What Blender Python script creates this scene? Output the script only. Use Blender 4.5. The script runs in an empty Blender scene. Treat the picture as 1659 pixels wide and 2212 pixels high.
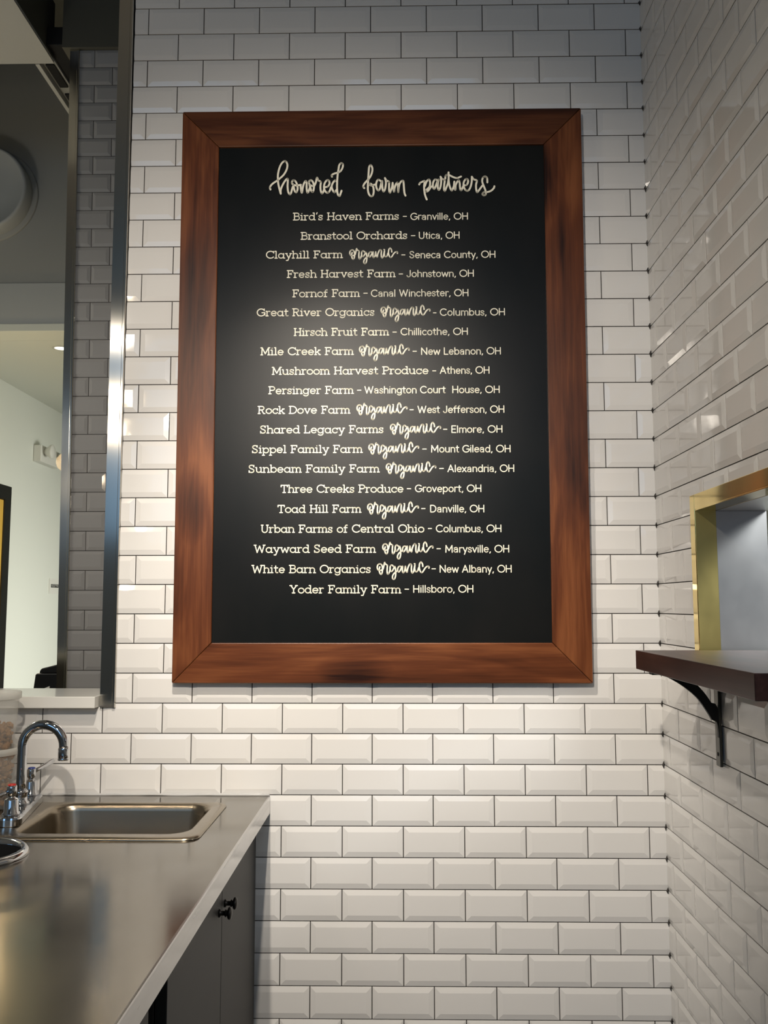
import bpy, bmesh, math, random
from mathutils import Vector, Matrix
random.seed(7)
PI = math.pi
SC = bpy.context.scene
COL = SC.collection

# ------------------------------------------------------------------ camera
CAM_LOC = (0.0, -2.3823, 1.4501)
cam_d = bpy.data.cameras.new('camera')
cam_d.sensor_fit = 'HORIZONTAL'
cam_d.sensor_width = 36.0
cam_d.lens = 1941.47 * 36.0 / 1659.0
cam_d.clip_start = 0.02
cam = bpy.data.objects.new('camera', cam_d)
COL.objects.link(cam)
RX = (0.9998672, 0.0162708, -0.0009042)
FW = (-0.0160930, 0.9946267, 0.1022678)
UP = (0.0025634, -0.1022396, 0.9947565)
cam.matrix_world = Matrix(((RX[0], UP[0], -FW[0], CAM_LOC[0]), (RX[1], UP[1], -FW[1], CAM_LOC[1]),
                           (RX[2], UP[2], -FW[2], CAM_LOC[2]), (0, 0, 0, 1)))
SC.camera = cam

# ------------------------------------------------------------------ view, world, lights
SC.view_settings.view_transform = 'Standard'
SC.view_settings.look = 'None'
SC.view_settings.exposure = 0.0
SC.view_settings.gamma = 1.0
SC.view_settings.use_curve_mapping = False
wd = bpy.data.worlds.new('world')
SC.world = wd
wd.use_nodes = True
wd.node_tree.nodes['Background'].inputs[0].default_value = (0.55, 0.62, 0.75, 1)
wd.node_tree.nodes['Background'].inputs[1].default_value = 0.15


def light(name, kind, loc, energy, color, target=None, **kw):
    d = bpy.data.lights.new(name, kind)
    d.energy = energy
    d.color = color
    for k, v in kw.items():
        setattr(d, k, v)
    o = bpy.data.objects.new(name, d)
    COL.objects.link(o)
    o.location = loc
    if target is not None:
        o.rotation_euler = (Vector(target) - Vector(loc)).to_track_quat('-Z', 'Y').to_euler()
    return o


WARM = (1.0, 0.895, 0.76)
# two ceiling spots washing the menu wall
light('track_spot', 'SPOT', (-0.25, -2.20, 2.42), 128, WARM, (-0.13, 0, 1.66), spot_size=math.radians(76), spot_blend=1.0, shadow_soft_size=0.022)
light('track_spot', 'SPOT', (-0.36, -1.25, 2.87), 165, WARM, (-0.10, 0, 1.22), spot_size=math.radians(56), spot_blend=1.0, shadow_soft_size=0.022)
light('track_spot', 'SPOT', (-1.45, -2.31, 2.87), 8, WARM, (-0.72, 0, 2.12), spot_size=math.radians(24), spot_blend=1.0, shadow_soft_size=0.022)
# filament bulbs over the counter (outside the frame)
for p in ((-1.05, -1.05, 2.25), (-1.30, -1.70, 2.25)):
    light('filament_bulb', 'POINT', p, 5.6, (1.0, 0.80, 0.55), shadow_soft_size=0.02)
# shop-front windows behind the camera
for x in (-1.75, 0.15):
    light('shopfront_daylight', 'AREA', (x, -5.9, 2.55), 15, (0.33, 0.62, 1.0), (x, 0, 1.3), shape='RECTANGLE', size=1.2, size_y=2.6)
# glow of the filament pendants in the hall
for p, e in (((-1.95, 1.95, 2.09), 5.0), ((-1.497, 1.60, 2.085), 0.2)):
    light('pendant_glow', 'POINT', p, e, (1.0, 0.72, 0.36), shadow_soft_size=0.012)
# daylight of the hall behind the pass-through
light('hall_daylight', 'AREA', (0.9, 3.3, 1.35), 40, (1.0, 0.99, 0.91), (-2.5, 3.1, 0.55), shape='RECTANGLE', size=2.0, size_y=1.2, spread=math.radians(95))
light('hall_fill', 'POINT', (-2.15, 0.70, 2.3), 11.0, (1.0, 0.95, 0.86), shadow_soft_size=0.12)  # added fill without a fitting, brightens the pier and upper hall
# kitchen lamps behind the brass opening
light('kitchen_lamp', 'AREA', (1.9, -1.4, 2.55), 64, (0.95, 0.98, 1.0), (1.3, -0.7, 1.2), shape='RECTANGLE', size=1.0, size_y=0.6)


# ------------------------------------------------------------------ materials
def mat(name, base=(0.8, 0.8, 0.8), rough=0.5, metal=0.0, **kw):
    m = bpy.data.materials.new(name)
    m.use_nodes = True
    b = m.node_tree.nodes['Principled BSDF']
    b.inputs['Base Color'].default_value = (*base, 1)
    b.inputs['Roughness'].default_value = rough
    b.inputs['Metallic'].default_value = metal
    for k, v in kw.items():
        b.inputs[k].default_value = v
    return m


def N(m, kind, **kw):
    n = m.node_tree.nodes.new(kind)
    for k, v in kw.items():
        if hasattr(n, k) and k not in n.inputs:
            setattr(n, k, v)
        else:
            n.inputs[k].default_value = v
    return n


def LK(m, a, ao, b, bi):
    m.node_tree.links.new(a.outputs[ao], b.inputs[bi])


def bsdf(m):
    return m.node_tree.nodes['Principled BSDF']


def coords(m, scale=(1, 1, 1)):
    t = N(m, 'ShaderNodeTexCoord')
    mp = N(m, 'ShaderNodeMapping')
    mp.inputs['Scale'].default_value = scale
    LK(m, t, 'Object', mp, 'Vector')
    return mp


def ramp(m, stops):
    r = N(m, 'ShaderNodeValToRGB')
    e = r.color_ramp.elements
    while len(e) < len(stops):
        e.new(0.5)
    for i, (p, c) in enumerate(stops):
        e[i].position = p
        e[i].color = (*c, 1) if len(c) == 3 else c
    return r


def bump(m, src, out, strength, dist=0.001):
    b = N(m, 'ShaderNodeBump')
    b.inputs['Strength'].default_value = strength
    b.inputs['Distance'].default_value = dist
    LK(m, src, out, b, 'Height')
    LK(m, b, 'Normal', bsdf(m), 'Normal')
    return b


def noisy_rough(m, lo, hi, scale, detail=4):
    mp = coords(m, scale)
    n = N(m, 'ShaderNodeTexNoise')
    n.inputs['Scale'].default_value = 1.0
    n.inputs['Detail'].default_value = detail
    LK(m, mp, 'Vector', n, 'Vector')
    r = N(m, 'ShaderNodeMapRange')
    r.inputs['From Min'].default_value = 0.3
    r.inputs['From Max'].default_value = 0.7
    r.inputs['To Min'].default_value = lo
    r.inputs['To Max'].default_value = hi
    LK(m, n, 'Fac', r, 'Value')
    LK(m, r, 'Result', bsdf(m), 'Roughness')
    return n


def glazed(name, c, wave=0.25):
    m = mat(name, c, 0.07)
    mp = coords(m, (14, 14, 14))
    n = N(m, 'ShaderNodeTexNoise')
    n.inputs['Scale'].default_value = 1.0
    n.inputs['Detail'].default_value = 2.0
    LK(m, mp, 'Vector', n, 'Vector')
    bump(m, n, 'Fac', wave, 0.002)
    return m


def satin(m, rough, ior=1.45):
    """matte base under a thin satin finish (short-tailed gloss)"""
    nt = m.node_tree
    b = bsdf(m)
    d = nt.nodes.new('ShaderNodeBsdfDiffuse')
    g = nt.nodes.new('ShaderNodeBsdfGlossy')
    g.distribution = 'BECKMANN'
    g.inputs['Roughness'].default_value = rough
    f = nt.nodes.new('ShaderNodeFresnel')
    f.inputs['IOR'].default_value = ior
    x = nt.nodes.new('ShaderNodeMixShader')
    for sock, node in (('Base Color', d), ('Normal', d), ('Normal', g)):
        src = b.inputs[sock]
        dst = node.inputs['Color' if sock == 'Base Color' else 'Normal']
        if src.is_linked:
            nt.links.new(src.links[0].from_socket, dst)
        elif sock == 'Base Color':
            dst.default_value = src.default_value
    g.inputs['Color'].default_value = (1, 1, 1, 1)
    nt.links.new(f.outputs[0], x.inputs[0])
    nt.links.new(d.outputs[0], x.inputs[1])
    nt.links.new(g.outputs[0], x.inputs[2])
    nt.links.new(x.outputs[0], nt.nodes['Material Output'].inputs['Surface'])
    return m


M = {}
M['tile'] = glazed('white_glazed_tile', (0.80, 0.79, 0.775))
M['tile_grey'] = glazed('grey_glazed_tile', (0.43, 0.415, 0.40), 0.12)
M['grout'] = mat('dark_grout', (0.045, 0.04, 0.036), 0.9)
M['plaster'] = mat('plaster', (0.55, 0.54, 0.50), 0.85)
M['dark_paint_and_shade'] = mat('dark_paint_and_shade', (0.11, 0.105, 0.08), 0.8)
M['hall_grey'] = mat('grey_paint', (0.36, 0.36, 0.335), 0.7)
M['hall_band'] = mat('blue_grey_paint', (0.44, 0.455, 0.45), 0.7)
M['hall_cream'] = mat('pale_green_paint', (0.70, 0.725, 0.655), 0.6)
M['ceiling'] = mat('ceiling_paint', (0.42, 0.40, 0.36), 0.9)
M['floor'] = mat('concrete_floor', (0.20, 0.19, 0.18), 0.5)
noisy_rough(M['floor'], 0.35, 0.6, (3, 3, 3))
M['white'] = mat('white_stone', (0.78, 0.775, 0.74), 0.12)
M['white_plastic'] = mat('white_plastic', (0.72, 0.72, 0.66), 0.4)
M['black'] = mat('black_plastic', (0.008, 0.008, 0.008), 0.35)
M['iron'] = mat('black_iron', (0.007, 0.008, 0.010), 0.6)
M['iron_worn'] = mat('worn_iron', (0.10, 0.098, 0.085), 0.4, 0.6)
M['bronze'] = mat('dark_bronze', (0.018, 0.015, 0.012), 0.35, 0.5)
M['yellow'] = mat('yellow_paint', (0.62, 0.38, 0.06), 0.45)
M['chrome'] = mat('chrome', (0.62, 0.63, 0.65), 0.05, 1.0)
M['red'] = mat('red_plastic', (0.55, 0.03, 0.02), 0.3)
M['blue'] = mat('blue_plastic', (0.02, 0.04, 0.22), 0.3)
M['caulk'] = mat('clear_caulk', (0.52, 0.52, 0.52), 0.25)
M['ink'] = mat('cream_paint_pen', (0.86, 0.83, 0.70), 0.55)
M['cab'] = mat('charcoal_laminate', (0.030, 0.0295, 0.027), 0.5, **{'Specular IOR Level': 0.28})
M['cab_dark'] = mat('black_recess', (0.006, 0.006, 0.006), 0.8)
M['green'] = mat('green_sign', (0.02, 0.28, 0.12), 0.4)
M['kitchen'] = mat('kitchen_paint', (0.66, 0.70, 0.78), 0.6)


def steel(name, lo, hi, scale, col=(0.60, 0.585, 0.56), aniso=0.0, rot=0.0, smudge=True):
    m = mat(name, col, 0.25, 1.0)
    noisy_rough(m, lo, hi, scale, 5)
    if aniso:
        bsdf(m).inputs['Anisotropic'].default_value = aniso
        bsdf(m).inputs['Anisotropic Rotation'].default_value = rot
    return m


M['steel_top'] = steel('brushed_steel_top', 0.11, 0.22, (7, 4, 5), (0.235, 0.215, 0.178))
# fine wiping scratches in the counter top
_m = M['steel_top']
_mp = coords(_m, (18, 260, 18))
_mp.inputs['Rotation'].default_value = (0, 0, 0.25)
_w = N(_m, 'ShaderNodeTexNoise')
_w.inputs['Scale'].default_value = 1.0
_w.inputs['Detail'].default_value = 3.0
LK(_m, _mp, 'Vector', _w, 'Vector')
bump(_m, _w, 'Fac', 0.06, 0.0003)
M['steel_edge'] = steel('brushed_steel_edge', 0.16, 0.28, (4, 4, 60), (0.62, 0.61, 0.60))
M['steel_trim'] = steel('brushed_steel_trim', 0.175, 0.19, (30, 30, 2), (0.62, 0.595, 0.54), 0.93)
_t = N(M['steel_trim'], 'ShaderNodeCombineXYZ')
_t.inputs[0].default_value = 1.0
LK(M['steel_trim'], _t, 'Vector', bsdf(M['steel_trim']), 'Tangent')
M['steel_sink'] = steel('satin_steel_sink', 0.26, 0.28, (5, 5, 5), (0.33, 0.285, 0.22))
M['brass_satin'] = steel('satin_brass', 0.26, 0.36, (9, 9, 6), (0.80, 0.66, 0.24))
M['steel_panel'] = steel('stained_steel_panel', 0.30, 0.40, (5, 5, 4), (0.68, 0.68, 0.66))
M['brass'] = steel('polished_brass', 0.07, 0.14, (9, 9, 6), (0.78, 0.60, 0.22))


def walnut(name, dark, mid, light_c, axis='X', rough=0.36, seed=0.0, ior=1.36):
    m = mat(name, mid, rough)
    k = 'XYZ'.index(axis)

    def grain(along, across, scale, detail, dist, rgh=0.55):
        sc = [across] * 3
        sc[k] = along
        mp = coords(m, tuple(sc))
        mp.inputs['Location'].default_value = (seed, seed * 1.7, seed * 0.6)
        n = N(m, 'ShaderNodeTexNoise')
        n.inputs['Scale'].default_value = scale
        n.inputs['Detail'].default_value = detail
        n.inputs['Roughness'].default_value = rgh
        n.inputs['Distortion'].default_value = dist
        LK(m, mp, 'Vector', n, 'Vector')
        return n, mp
    broad, _ = grain(1.5, 11.0, 1.0, 3.0, 1.1)
    streak, _ = grain(2.6, 75.0, 1.0, 4.0, 0.5, 0.65)
    pore, _ = grain(14.0, 420.0, 1.0, 2.0, 0.0)
    tone, _ = grain(2.4, 5.0, 1.0, 1.0, 0.6)
    # a few knots
    sc = [8.5] * 3
    sc[k] = 3.4
    mpk = coords(m, tuple(sc))
    mpk.inputs['Location'].default_value = (seed * 2.3, seed, seed * 1.1)
    vo = N(m, 'ShaderNodeTexVoronoi')
    vo.inputs['Scale'].default_value = 0.62
    vo.inputs['Randomness'].default_value = 1.0
    LK(m, mpk, 'Vector', vo, 'Vector')
    kn = N(m, 'ShaderNodeMapRange')
    kn.inputs['From Min'].default_value = 0.04
    kn.inputs['From Max'].default_value = 0.26
    kn.inputs['To Min'].default_value = -0.34
    kn.inputs['To Max'].default_value = 0.0
    LK(m, vo, 'Distance', kn, 'Value')

    def mad(a, ao, w, b, bo):
        x = N(m, 'ShaderNodeMath', operation='MULTIPLY_ADD')
        x.inputs[1].default_value = w
        LK(m, a, ao, x, 0)
        LK(m, b, bo, x, 2)
        return x
    x = mad(broad, 'Fac', 0.75, kn, 'Result')
    x = mad(streak, 'Fac', 0.42, x, 'Value')
    x = mad(tone, 'Fac', 0.40, x, 'Value')
    x = mad(pore, 'Fac', 0.10, x, 'Value')
    r = ramp(m, [(0.56, dark), (0.82, mid), (1.0, light_c)])
    LK(m, x, 'Value', r, 'Fac')
    LK(m, r, 'Color', bsdf(m), 'Base Color')
    bump(m, pore, 'Fac', 0.10, 0.0005)
    if ior is None:
        bsdf(m).inputs['Specular IOR Level'].default_value = 0.22
        return m
    return satin(m, rough, ior)


WD, WM, WL = (0.021, 0.0070, 0.0036), (0.118, 0.036, 0.0135), (0.22, 0.076, 0.028)
M['wood_h'] = walnut('walnut_rail_grain', WD, WM, WL, 'X', 0.40, 3.1)
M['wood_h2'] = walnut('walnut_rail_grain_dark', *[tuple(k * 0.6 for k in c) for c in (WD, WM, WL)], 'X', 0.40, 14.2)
M['wood_v'] = walnut('walnut_stile_grain', WD, WM, WL, 'Z', 0.40, 8.4)
M['wood_v2'] = walnut('walnut_stile_grain_dark', WD, WM, WL, 'Z', 0.40, 21.7)
M['wood_shelf'] = walnut('dark_walnut_shelf', (0.013, 0.0065, 0.006), (0.033, 0.015, 0.013), (0.062, 0.030, 0.026), 'Y', 0.36, 5.0, None)

m = mat('chalkboard_paint', (0.009, 0.0095, 0.0095), 0.42, **{'Specular IOR Level': 0.30})
n = noisy_rough(m, 0.40, 0.45, (6, 6, 3), 5)
r = ramp(m, [(0.35, (0.0075, 0.0085, 0.0085)), (0.7, (0.0115, 0.0115, 0.011))])
LK(m, n, 'Fac', r, 'Fac')
LK(m, r, 'Color', bsdf(m), 'Base Color')
M['board'] = satin(m, 0.345, 1.285)


def translucent(name, col, alpha, rough):
    m = bpy.data.materials.new(name)
    m.use_nodes = True
    nt = m.node_tree
    b = bsdf(m)
    b.inputs['Base Color'].default_value = (*col, 1)
    b.inputs['Roughness'].default_value = rough
    tr = nt.nodes.new('ShaderNodeBsdfTransparent')
    mx = nt.nodes.new('ShaderNodeMixShader')
    mx.inputs[0].default_value = alpha
    out = nt.nodes['Material Output']
    nt.links.new(tr.outputs[0], mx.inputs[1])
    nt.links.new(b.outputs[0], mx.inputs[2])
    nt.links.new(mx.outputs[0], out.inputs['Surface'])
    return m


M['deli'] = translucent('frosted_plastic', (0.80, 0.79, 0.74), 0.17, 0.3)
M['deli_rim'] = translucent('frosted_plastic_rim', (0.80, 0.79, 0.74), 0.55, 0.3)
M['glass'] = translucent('bulb_glass', (0.9, 0.82, 0.7), 0.22, 0.03)
m = mat('granola', (0.32, 0.15, 0.05), 0.75)
n = N(m, 'ShaderNodeTexNoise')
n.inputs['Scale'].default_value = 160
r = ramp(m, [(0.35, (0.16, 0.065, 0.02)), (0.65, (0.50, 0.27, 0.10))])
LK(m, n, 'Fac', r, 'Fac')
LK(m, r, 'Color', bsdf(m), 'Base Color')
M['granola'] = m


def emis(name, col, s):
    m = mat(name, col, 0.5)
    bsdf(m).inputs['Emission Color'].default_value = (*col, 1)
    bsdf(m).inputs['Emission Strength'].default_value = s
    return m


M['lamp_glow'] = emis('lamp_glow', (1.0, 0.97, 0.85), 4.0)
M['filament'] = emis('filament_glow', (1.0, 0.7, 0.35), 3.0)


# ------------------------------------------------------------------ object helpers
def tag(o, label=None, cat=None, group=None, kind=None):
    if label:
        o['label'] = label
    if cat:
        o['category'] = cat
    if group:
        o['group'] = group
    if kind:
        o['kind'] = kind
    return o


def thing(name, loc, label, cat, group=None, rot=None):
    o = bpy.data.objects.new(name, None)
    COL.objects.link(o)
    o.location = loc
    if rot:
        o.rotation_euler = rot
    o.empty_display_size = 0.05
    return tag(o, label, cat, group)


def wloc(o):
    v = Vector((0, 0, 0))
    while o is not None:
        v += o.location
        o = o.parent
    return v


class MB:
    """collects geometry in world metres; build() links it as one mesh object"""

    def __init__(self):
        self.v, self.f, self.mi, self.sm = [], [], [], []

    def add(self, verts, faces, mi=0, smooth=False):
        o = len(self.v)
        self.v += [tuple(p) for p in verts]
        for f in faces:
            self.f.append(tuple(i + o for i in f))
            self.mi.append(mi)
            self.sm.append(smooth)
        return self

    def box(self, x0, x1, y0, y1, z0, z1, mi=0):
        x0, x1 = min(x0, x1), max(x0, x1)
        y0, y1 = min(y0, y1), max(y0, y1)
        z0, z1 = min(z0, z1), max(z0, z1)
        v = [(x0, y0, z0), (x1, y0, z0), (x1, y1, z0), (x0, y1, z0), (x0, y0, z1), (x1, y0, z1), (x1, y1, z1), (x0, y1, z1)]
        return self.add(v, [(0, 3, 2, 1), (4, 5, 6, 7), (0, 1, 5, 4), (1, 2, 6, 5), (2, 3, 7, 6), (3, 0, 4, 7)], mi)

    def loops(self, loops, mi=0, smooth=True, cap0=False, cap1=False, close=True):
        n = len(loops[0])
        v = [p for l in loops for p in l]
        f = []
        for k in range(len(loops) - 1):
            for i in range(n if close else n - 1):
                j = (i + 1) % n
                f.append((k * n + i, k * n + j, (k + 1) * n + j, (k + 1) * n + i))
        self.add(v, f, mi, smooth)
        if cap0:
            self.add(loops[0], [tuple(reversed(range(n)))], mi)
        if cap1:
            self.add(loops[-1], [tuple(range(n))], mi)
        return self

    def lathe(self, c, prof, axis='Z', n=32, mi=0, cap0=False, cap1=False):
        ls = []
        for r, h in prof:
            l = []
            for i in range(n):
                a = 2 * PI * i / n
                u, w = r * math.cos(a), r * math.sin(a)
                l.append({'Z': (c[0] + u, c[1] + w, c[2] + h), 'X': (c[0] + h, c[1] + u, c[2] + w),
                          'Y': (c[0] + w, c[1] + h, c[2] + u)}[axis])
            ls.append(l)
        return self.loops(ls, mi, True, cap0, cap1)

    def tube(self, path, rad, n=14, mi=0, flat=1.0):
        P = [Vector(p) for p in path]
        R = rad if isinstance(rad, (list, tuple)) else [rad] * len(P)
        t = (P[1] - P[0]).normalized()
        u = t.orthogonal().normalized()
        ls = []
        for i, p in enumerate(P):
            a = P[max(i - 1, 0)]
            b = P[min(i + 1, len(P) - 1)]
            t = (b - a).normalized()
            u = (u - t * u.dot(t)).normalized()
            w = t.cross(u)
            ls.append([tuple(p + (u * math.cos(2 * PI * k / n) + w * math.sin(2 * PI * k / n) * flat) * R[i]) for k in range(n)])
        return self.loops(ls, mi, True, True, True)

    def prism(self, poly, fn, a, b, mi=0):
        """extrude a 2-D outline from a to b; fn(u, v, w) -> xyz"""
        n = len(poly)
        v = [fn(p[0], p[1], a) for p in poly] + [fn(p[0], p[1], b) for p in poly]
        f = [tuple(range(n)), tuple(reversed(range(n, 2 * n)))]
        f += [(i, i + n, (i + 1) % n + n, (i + 1) % n) for i in range(n)]
        return self.add(v, f, mi)

    def build(self, name, mats, parent=None, bevel=0.0, kind=None, origin=None, fix=True, autosmooth=None):
        if not isinstance(mats, (list, tuple)):
            mats = [mats]
        if parent is not None:
            off = wloc(parent)
        elif origin is not None:
            off = Vector(origin)
        else:
            off = Vector((0, 0, 0))
        me = bpy.data.meshes.new(name)
        me.from_pydata([(p[0] - off.x, p[1] - off.y, p[2] - off.z) for p in self.v], [], self.f)
        for mm in mats:
            me.materials.append(mm)
        for p, i, s in zip(me.polygons, self.mi, self.sm):
            p.material_index = i
            p.use_smooth = s
        if fix:
            bm = bmesh.new()
            bm.from_mesh(me)
            bmesh.ops.remove_doubles(bm, verts=bm.verts, dist=1e-6)
            bmesh.ops.recalc_face_normals(bm, faces=bm.faces)
            bm.to_mesh(me)
            bm.free()
        o = bpy.data.objects.new(name, me)
        COL.objects.link(o)
        if parent is not None:
            o.parent = parent
        else:
            o.location = off
        if bevel:
            b = o.modifiers.new('bevel', 'BEVEL')
            b.width = bevel
            b.segments = 2
            b.limit_method = 'ANGLE'
            b.angle_limit = math.radians(40)
        if kind:
            o['kind'] = kind
        return o


# ------------------------------------------------------------------ tiled walls
XR = 0.6841                      # plane of the right wall
PW = 0.1573                      # tile pitch


def zrow(k):
    """height of the k-th horizontal joint, counted downwards from the ledge"""
    k = float(k)
    if k < -26:
        return zrow(-26) + (-26 - k) * 0.0775
    if k > 11:
        return zrow(11) - (k - 11) * 0.0785
    return 1.19349 - 0.0775514 * k - 4.4313e-5 * k ** 2 - 2.8289e-6 * k ** 3 - 3.975e-8 * k ** 4


def cut(rects, hole):
    out = []
    hx0, hx1, hz0, hz1 = hole
    for x0, x1, z0, z1 in rects:
        if hx1 <= x0 or hx0 >= x1 or hz1 <= z0 or hz0 >= z1:
            out.append((x0, x1, z0, z1))
            continue
        if x0 < hx0:
            out.append((x0, hx0, z0, z1))
        if x1 > hx1:
            out.append((hx1, x1, z0, z1))
        a, b = max(x0, hx0), min(x1, hx1)
        if z0 < hz0:
            out.append((a, b, z0, hz0))
        if z1 > hz1:
            out.append((a, b, hz1, z1))
    return out


def add_tile(mb, t, piece, fn, g=0.00125, bev=0.0135, hc=0.0027, mi=0):
    """one bevelled tile t=(u0,u1,v0,v1), cut to the rectangle piece"""
    u0, u1, v0, v1 = t
    a0, a1, b0, b1 = piece
    o = [max(u0 + g, a0), min(u1 - g, a1), max(v0 + g, b0), min(v1 - g, b1)]
    if o[1] - o[0] < 0.004 or o[3] - o[2] < 0.004:
        return
    i = [max(u0 + g + bev, o[0]), min(u1 - g - bev, o[1]), max(v0 + g + bev, o[2]), min(v1 - g - bev, o[3])]
    du, dv, dh = random.uniform(-.0022, .0022), random.uniform(-.0022, .0022), random.uniform(-.0003, .0003)
    cu, cv = (u0 + u1) / 2, (v0 + v1) / 2

    def P(u, v, h):
        return fn(u, v, h + dh + du * (u - cu) + dv * (v - cv))

    def hh(u, v):
        d = min(u - u0 - g, u1 - g - u, v - v0 - g, v1 - g - v)
        return hc * max(0.0, min(1.0, d / bev))
    oc = [(o[0], o[2]), (o[1], o[2]), (o[1], o[3]), (o[0], o[3])]
    if i[1] - i[0] < 0.001 or i[3] - i[2] < 0.001:
        v = [P(u, w, hh(u, w)) for u, w in oc] + [fn(u, w, -0.004) for u, w in oc]
        mb.add(v, [(0, 1, 2, 3)] + [(k + 4, (k + 1) % 4 + 4, (k + 1) % 4, k) for k in range(4)], mi)
        return
    ic = [(i[0], i[2]), (i[1], i[2]), (i[1], i[3]), (i[0], i[3])]
    v = [P(u, w, hc) for u, w in ic] + [P(u, w, hh(u, w)) for u, w in oc] + [fn(u, w, -0.004) for u, w in oc]
    f = [(0, 1, 2, 3)]
    for k in range(4):
        j = (k + 1) % 4
        f.append((k + 4, j + 4, j, k))
        f.append((k + 8, j + 8, j + 4, k + 4))
    mb.add(v, f, mi)


def tile_field(mb, fn, ulim, vlim, holes, rows, joint, pw=PW, mi=0):
    for k, (vb, vt) in rows.items():
        j0 = joint(k)
        n0 = math.floor((ulim[0] - j0) / pw)
        n1 = math.ceil((ulim[1] - j0) / pw)
        for n in range(n0, n1 + 1):
            t = (j0 + n * pw, j0 + (n + 1) * pw, vb, vt)
            pc = [(max(t[0], ulim[0]), min(t[1], ulim[1]), max(vb, vlim[0]), min(vt, vlim[1]))]
            if pc[0][1] <= pc[0][0] or pc[0][3] <= pc[0][2]:
                continue
            for h in holes:
                pc = cut(pc, h)
            for p in pc:
                add_tile(mb, t, p, fn, mi=mi)


def slab(mb, fn, ulim, vlim, holes, h0, h1, mi):
    for a, b, c, d in (lambda r: [q for q in r])(__import__('functools').reduce(cut, holes, [(ulim[0], ulim[1], vlim[0], vlim[1])])):
        v = [fn(u, w, h) for h in (h0, h1) for u, w in ((a, c), (b, c), (b, d), (a, d))]
        mb.add(v, [(0, 1, 2, 3), (7, 6, 5, 4), (0, 4, 5, 1), (1, 5, 6, 2), (2, 6, 7, 3), (3, 7, 4, 0)], mi)


ROWS = {k: (zrow(k + 1), zrow(k)) for k in range(-40, 16)}
CEIL = 4.2
back = lambda u, v, h: (u, -h, v)
right = lambda u, v, h: (XR - h, u, v)

mb = MB()
tile_field(mb, back, (-3.0, XR - 0.0012), (0, CEIL), [(-2.3, -0.7425, 1.184, 4.06)], ROWS,
           lambda k: -0.776 if k % 2 == 0 else (-0.7045 if k < -6 else -0.699))
slab(mb, back, (-3.0, XR), (0, CEIL), [(-2.3, -0.7765, 1.184, 4.06)], -0.0018, -0.155, 1)
mb.build('wall_back', [M['tile'], M['grout']], kind='structure', fix=False)

OP = (-1.45, -0.318, 1.338, 1.6665)          # opening in the right wall: y0, y1, z0, z1
mb = MB()
tile_field(mb, right, (-3.2, -0.0015), (0, CEIL), [(-1.49, -0.287, 1.30, 1.7005)], ROWS,
           lambda k: -0.1289 if k % 2 == 0 else -0.2075)
slab(mb, right, (-3.2, 0.155), (0, CEIL), [OP], -0.0018, -0.157, 1)
for k in range(-38, 15):                       # dark grout packed into the corner at every course
    z = zrow(k)
    h = random.uniform(0.011, 0.016)
    c, a, b = random.uniform(0.0058, 0.0075), random.uniform(-.001, .001), random.uniform(0.0055, 0.0072)
    mb.add([(XR - 0.0002, -0.0002, z - h), (XR - 0.0002, -0.0002, z + h * 0.9), (XR - c, -0.0036, z + a), (XR - 0.0036, -b, z + a), (XR - 0.0045, -0.0045, z + a)],
           [(0, 4, 2), (0, 3, 4), (1, 2, 4), (1, 4, 3)], 1)
mb.build('wall_right', [M['tile'], M['grout']], kind='structure', fix=False)

# the rest of the front room, mostly out of the frame
mb = MB(); mb.box(-3.2, XR + 0.16, -6.2, 0.2, -0.12, 0.0); mb.build('floor', M['floor'], kind='structure')
mb = MB(); mb.box(-3.2, XR + 0.16, -6.2, 0.155, CEIL, CEIL + 0.1); mb.build('ceiling', M['ceiling'], kind='structure')
mb = MB(); mb.box(-3.2, -3.0, -6.2, 0.155, 0, CEIL); mb.build('wall_left', M['plaster'], kind='structure')
mb = MB(); mb.box(XR, XR + 0.157, -6.2, -3.2, 0, CEIL); mb.build('wall_right_front', M['plaster'], kind='structure')
mb = MB(); mb.box(-3.2, XR + 0.16, -6.2, -6.0, 0, CEIL); mb.build('wall_front', M['plaster'], kind='structure')

# ------------------------------------------------------------------ hall behind the pass-through
XL = -2.508
mb = MB(); mb.box(-3.0, 1.2, 0.2, 7.2, -0.12, 0.0); mb.build('floor_hall', M['floor'], kind='structure')
mb = MB()
slab(mb, lambda u, v, h: (XL + h, u, v), (0.156, 7.0), (0, 4.4), [(2.33, 3.335, -1, 2.205)], 0, -0.15, 0)
mb.build('wall_hall_left', M['hall_cream'], kind='structure')
mb = MB(); mb.box(XL - 0.15, 1.2, 7.0, 7.15, 0, 4.4); mb.build('wall_hall_back', M['hall_cream'], kind='structure')
mb = MB(); mb.box(1.05, 1.2, 0.156, 7.0, 0, 4.4); mb.build('wall_hall_right', M['hall_cream'], kind='structure')
mb = MB(); mb.box(XL - 0.15, 1.05, 2.31, 7.0, 2.866, 2.95); mb.build('ceiling_hall_low', M['hall_cream'], kind='structure')
mb = MB(); mb.box(XL - 0.15, 1.2, 0.156, 7.15, 4.4, 4.5); mb.build('ceiling_hall', M['dark_paint_and_shade'], kind='structure')
mb = MB(); mb.box(XL, 1.05, 2.16, 2.31, 2.87, 4.4); mb.build('wall_hall_header', M['hall_grey'], kind='structure')
mb = MB(); mb.box(XL, 1.05, 2.148, 2.16, 2.905, 3.127); mb.build('trim_1', M['hall_band'], kind='structure', bevel=0.002)
mb = MB(); mb.box(XL, 1.05, 2.140, 2.31, 2.866, 2.905); mb.build('trim_2', M['hall_cream'], kind='structure', bevel=0.002)

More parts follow.
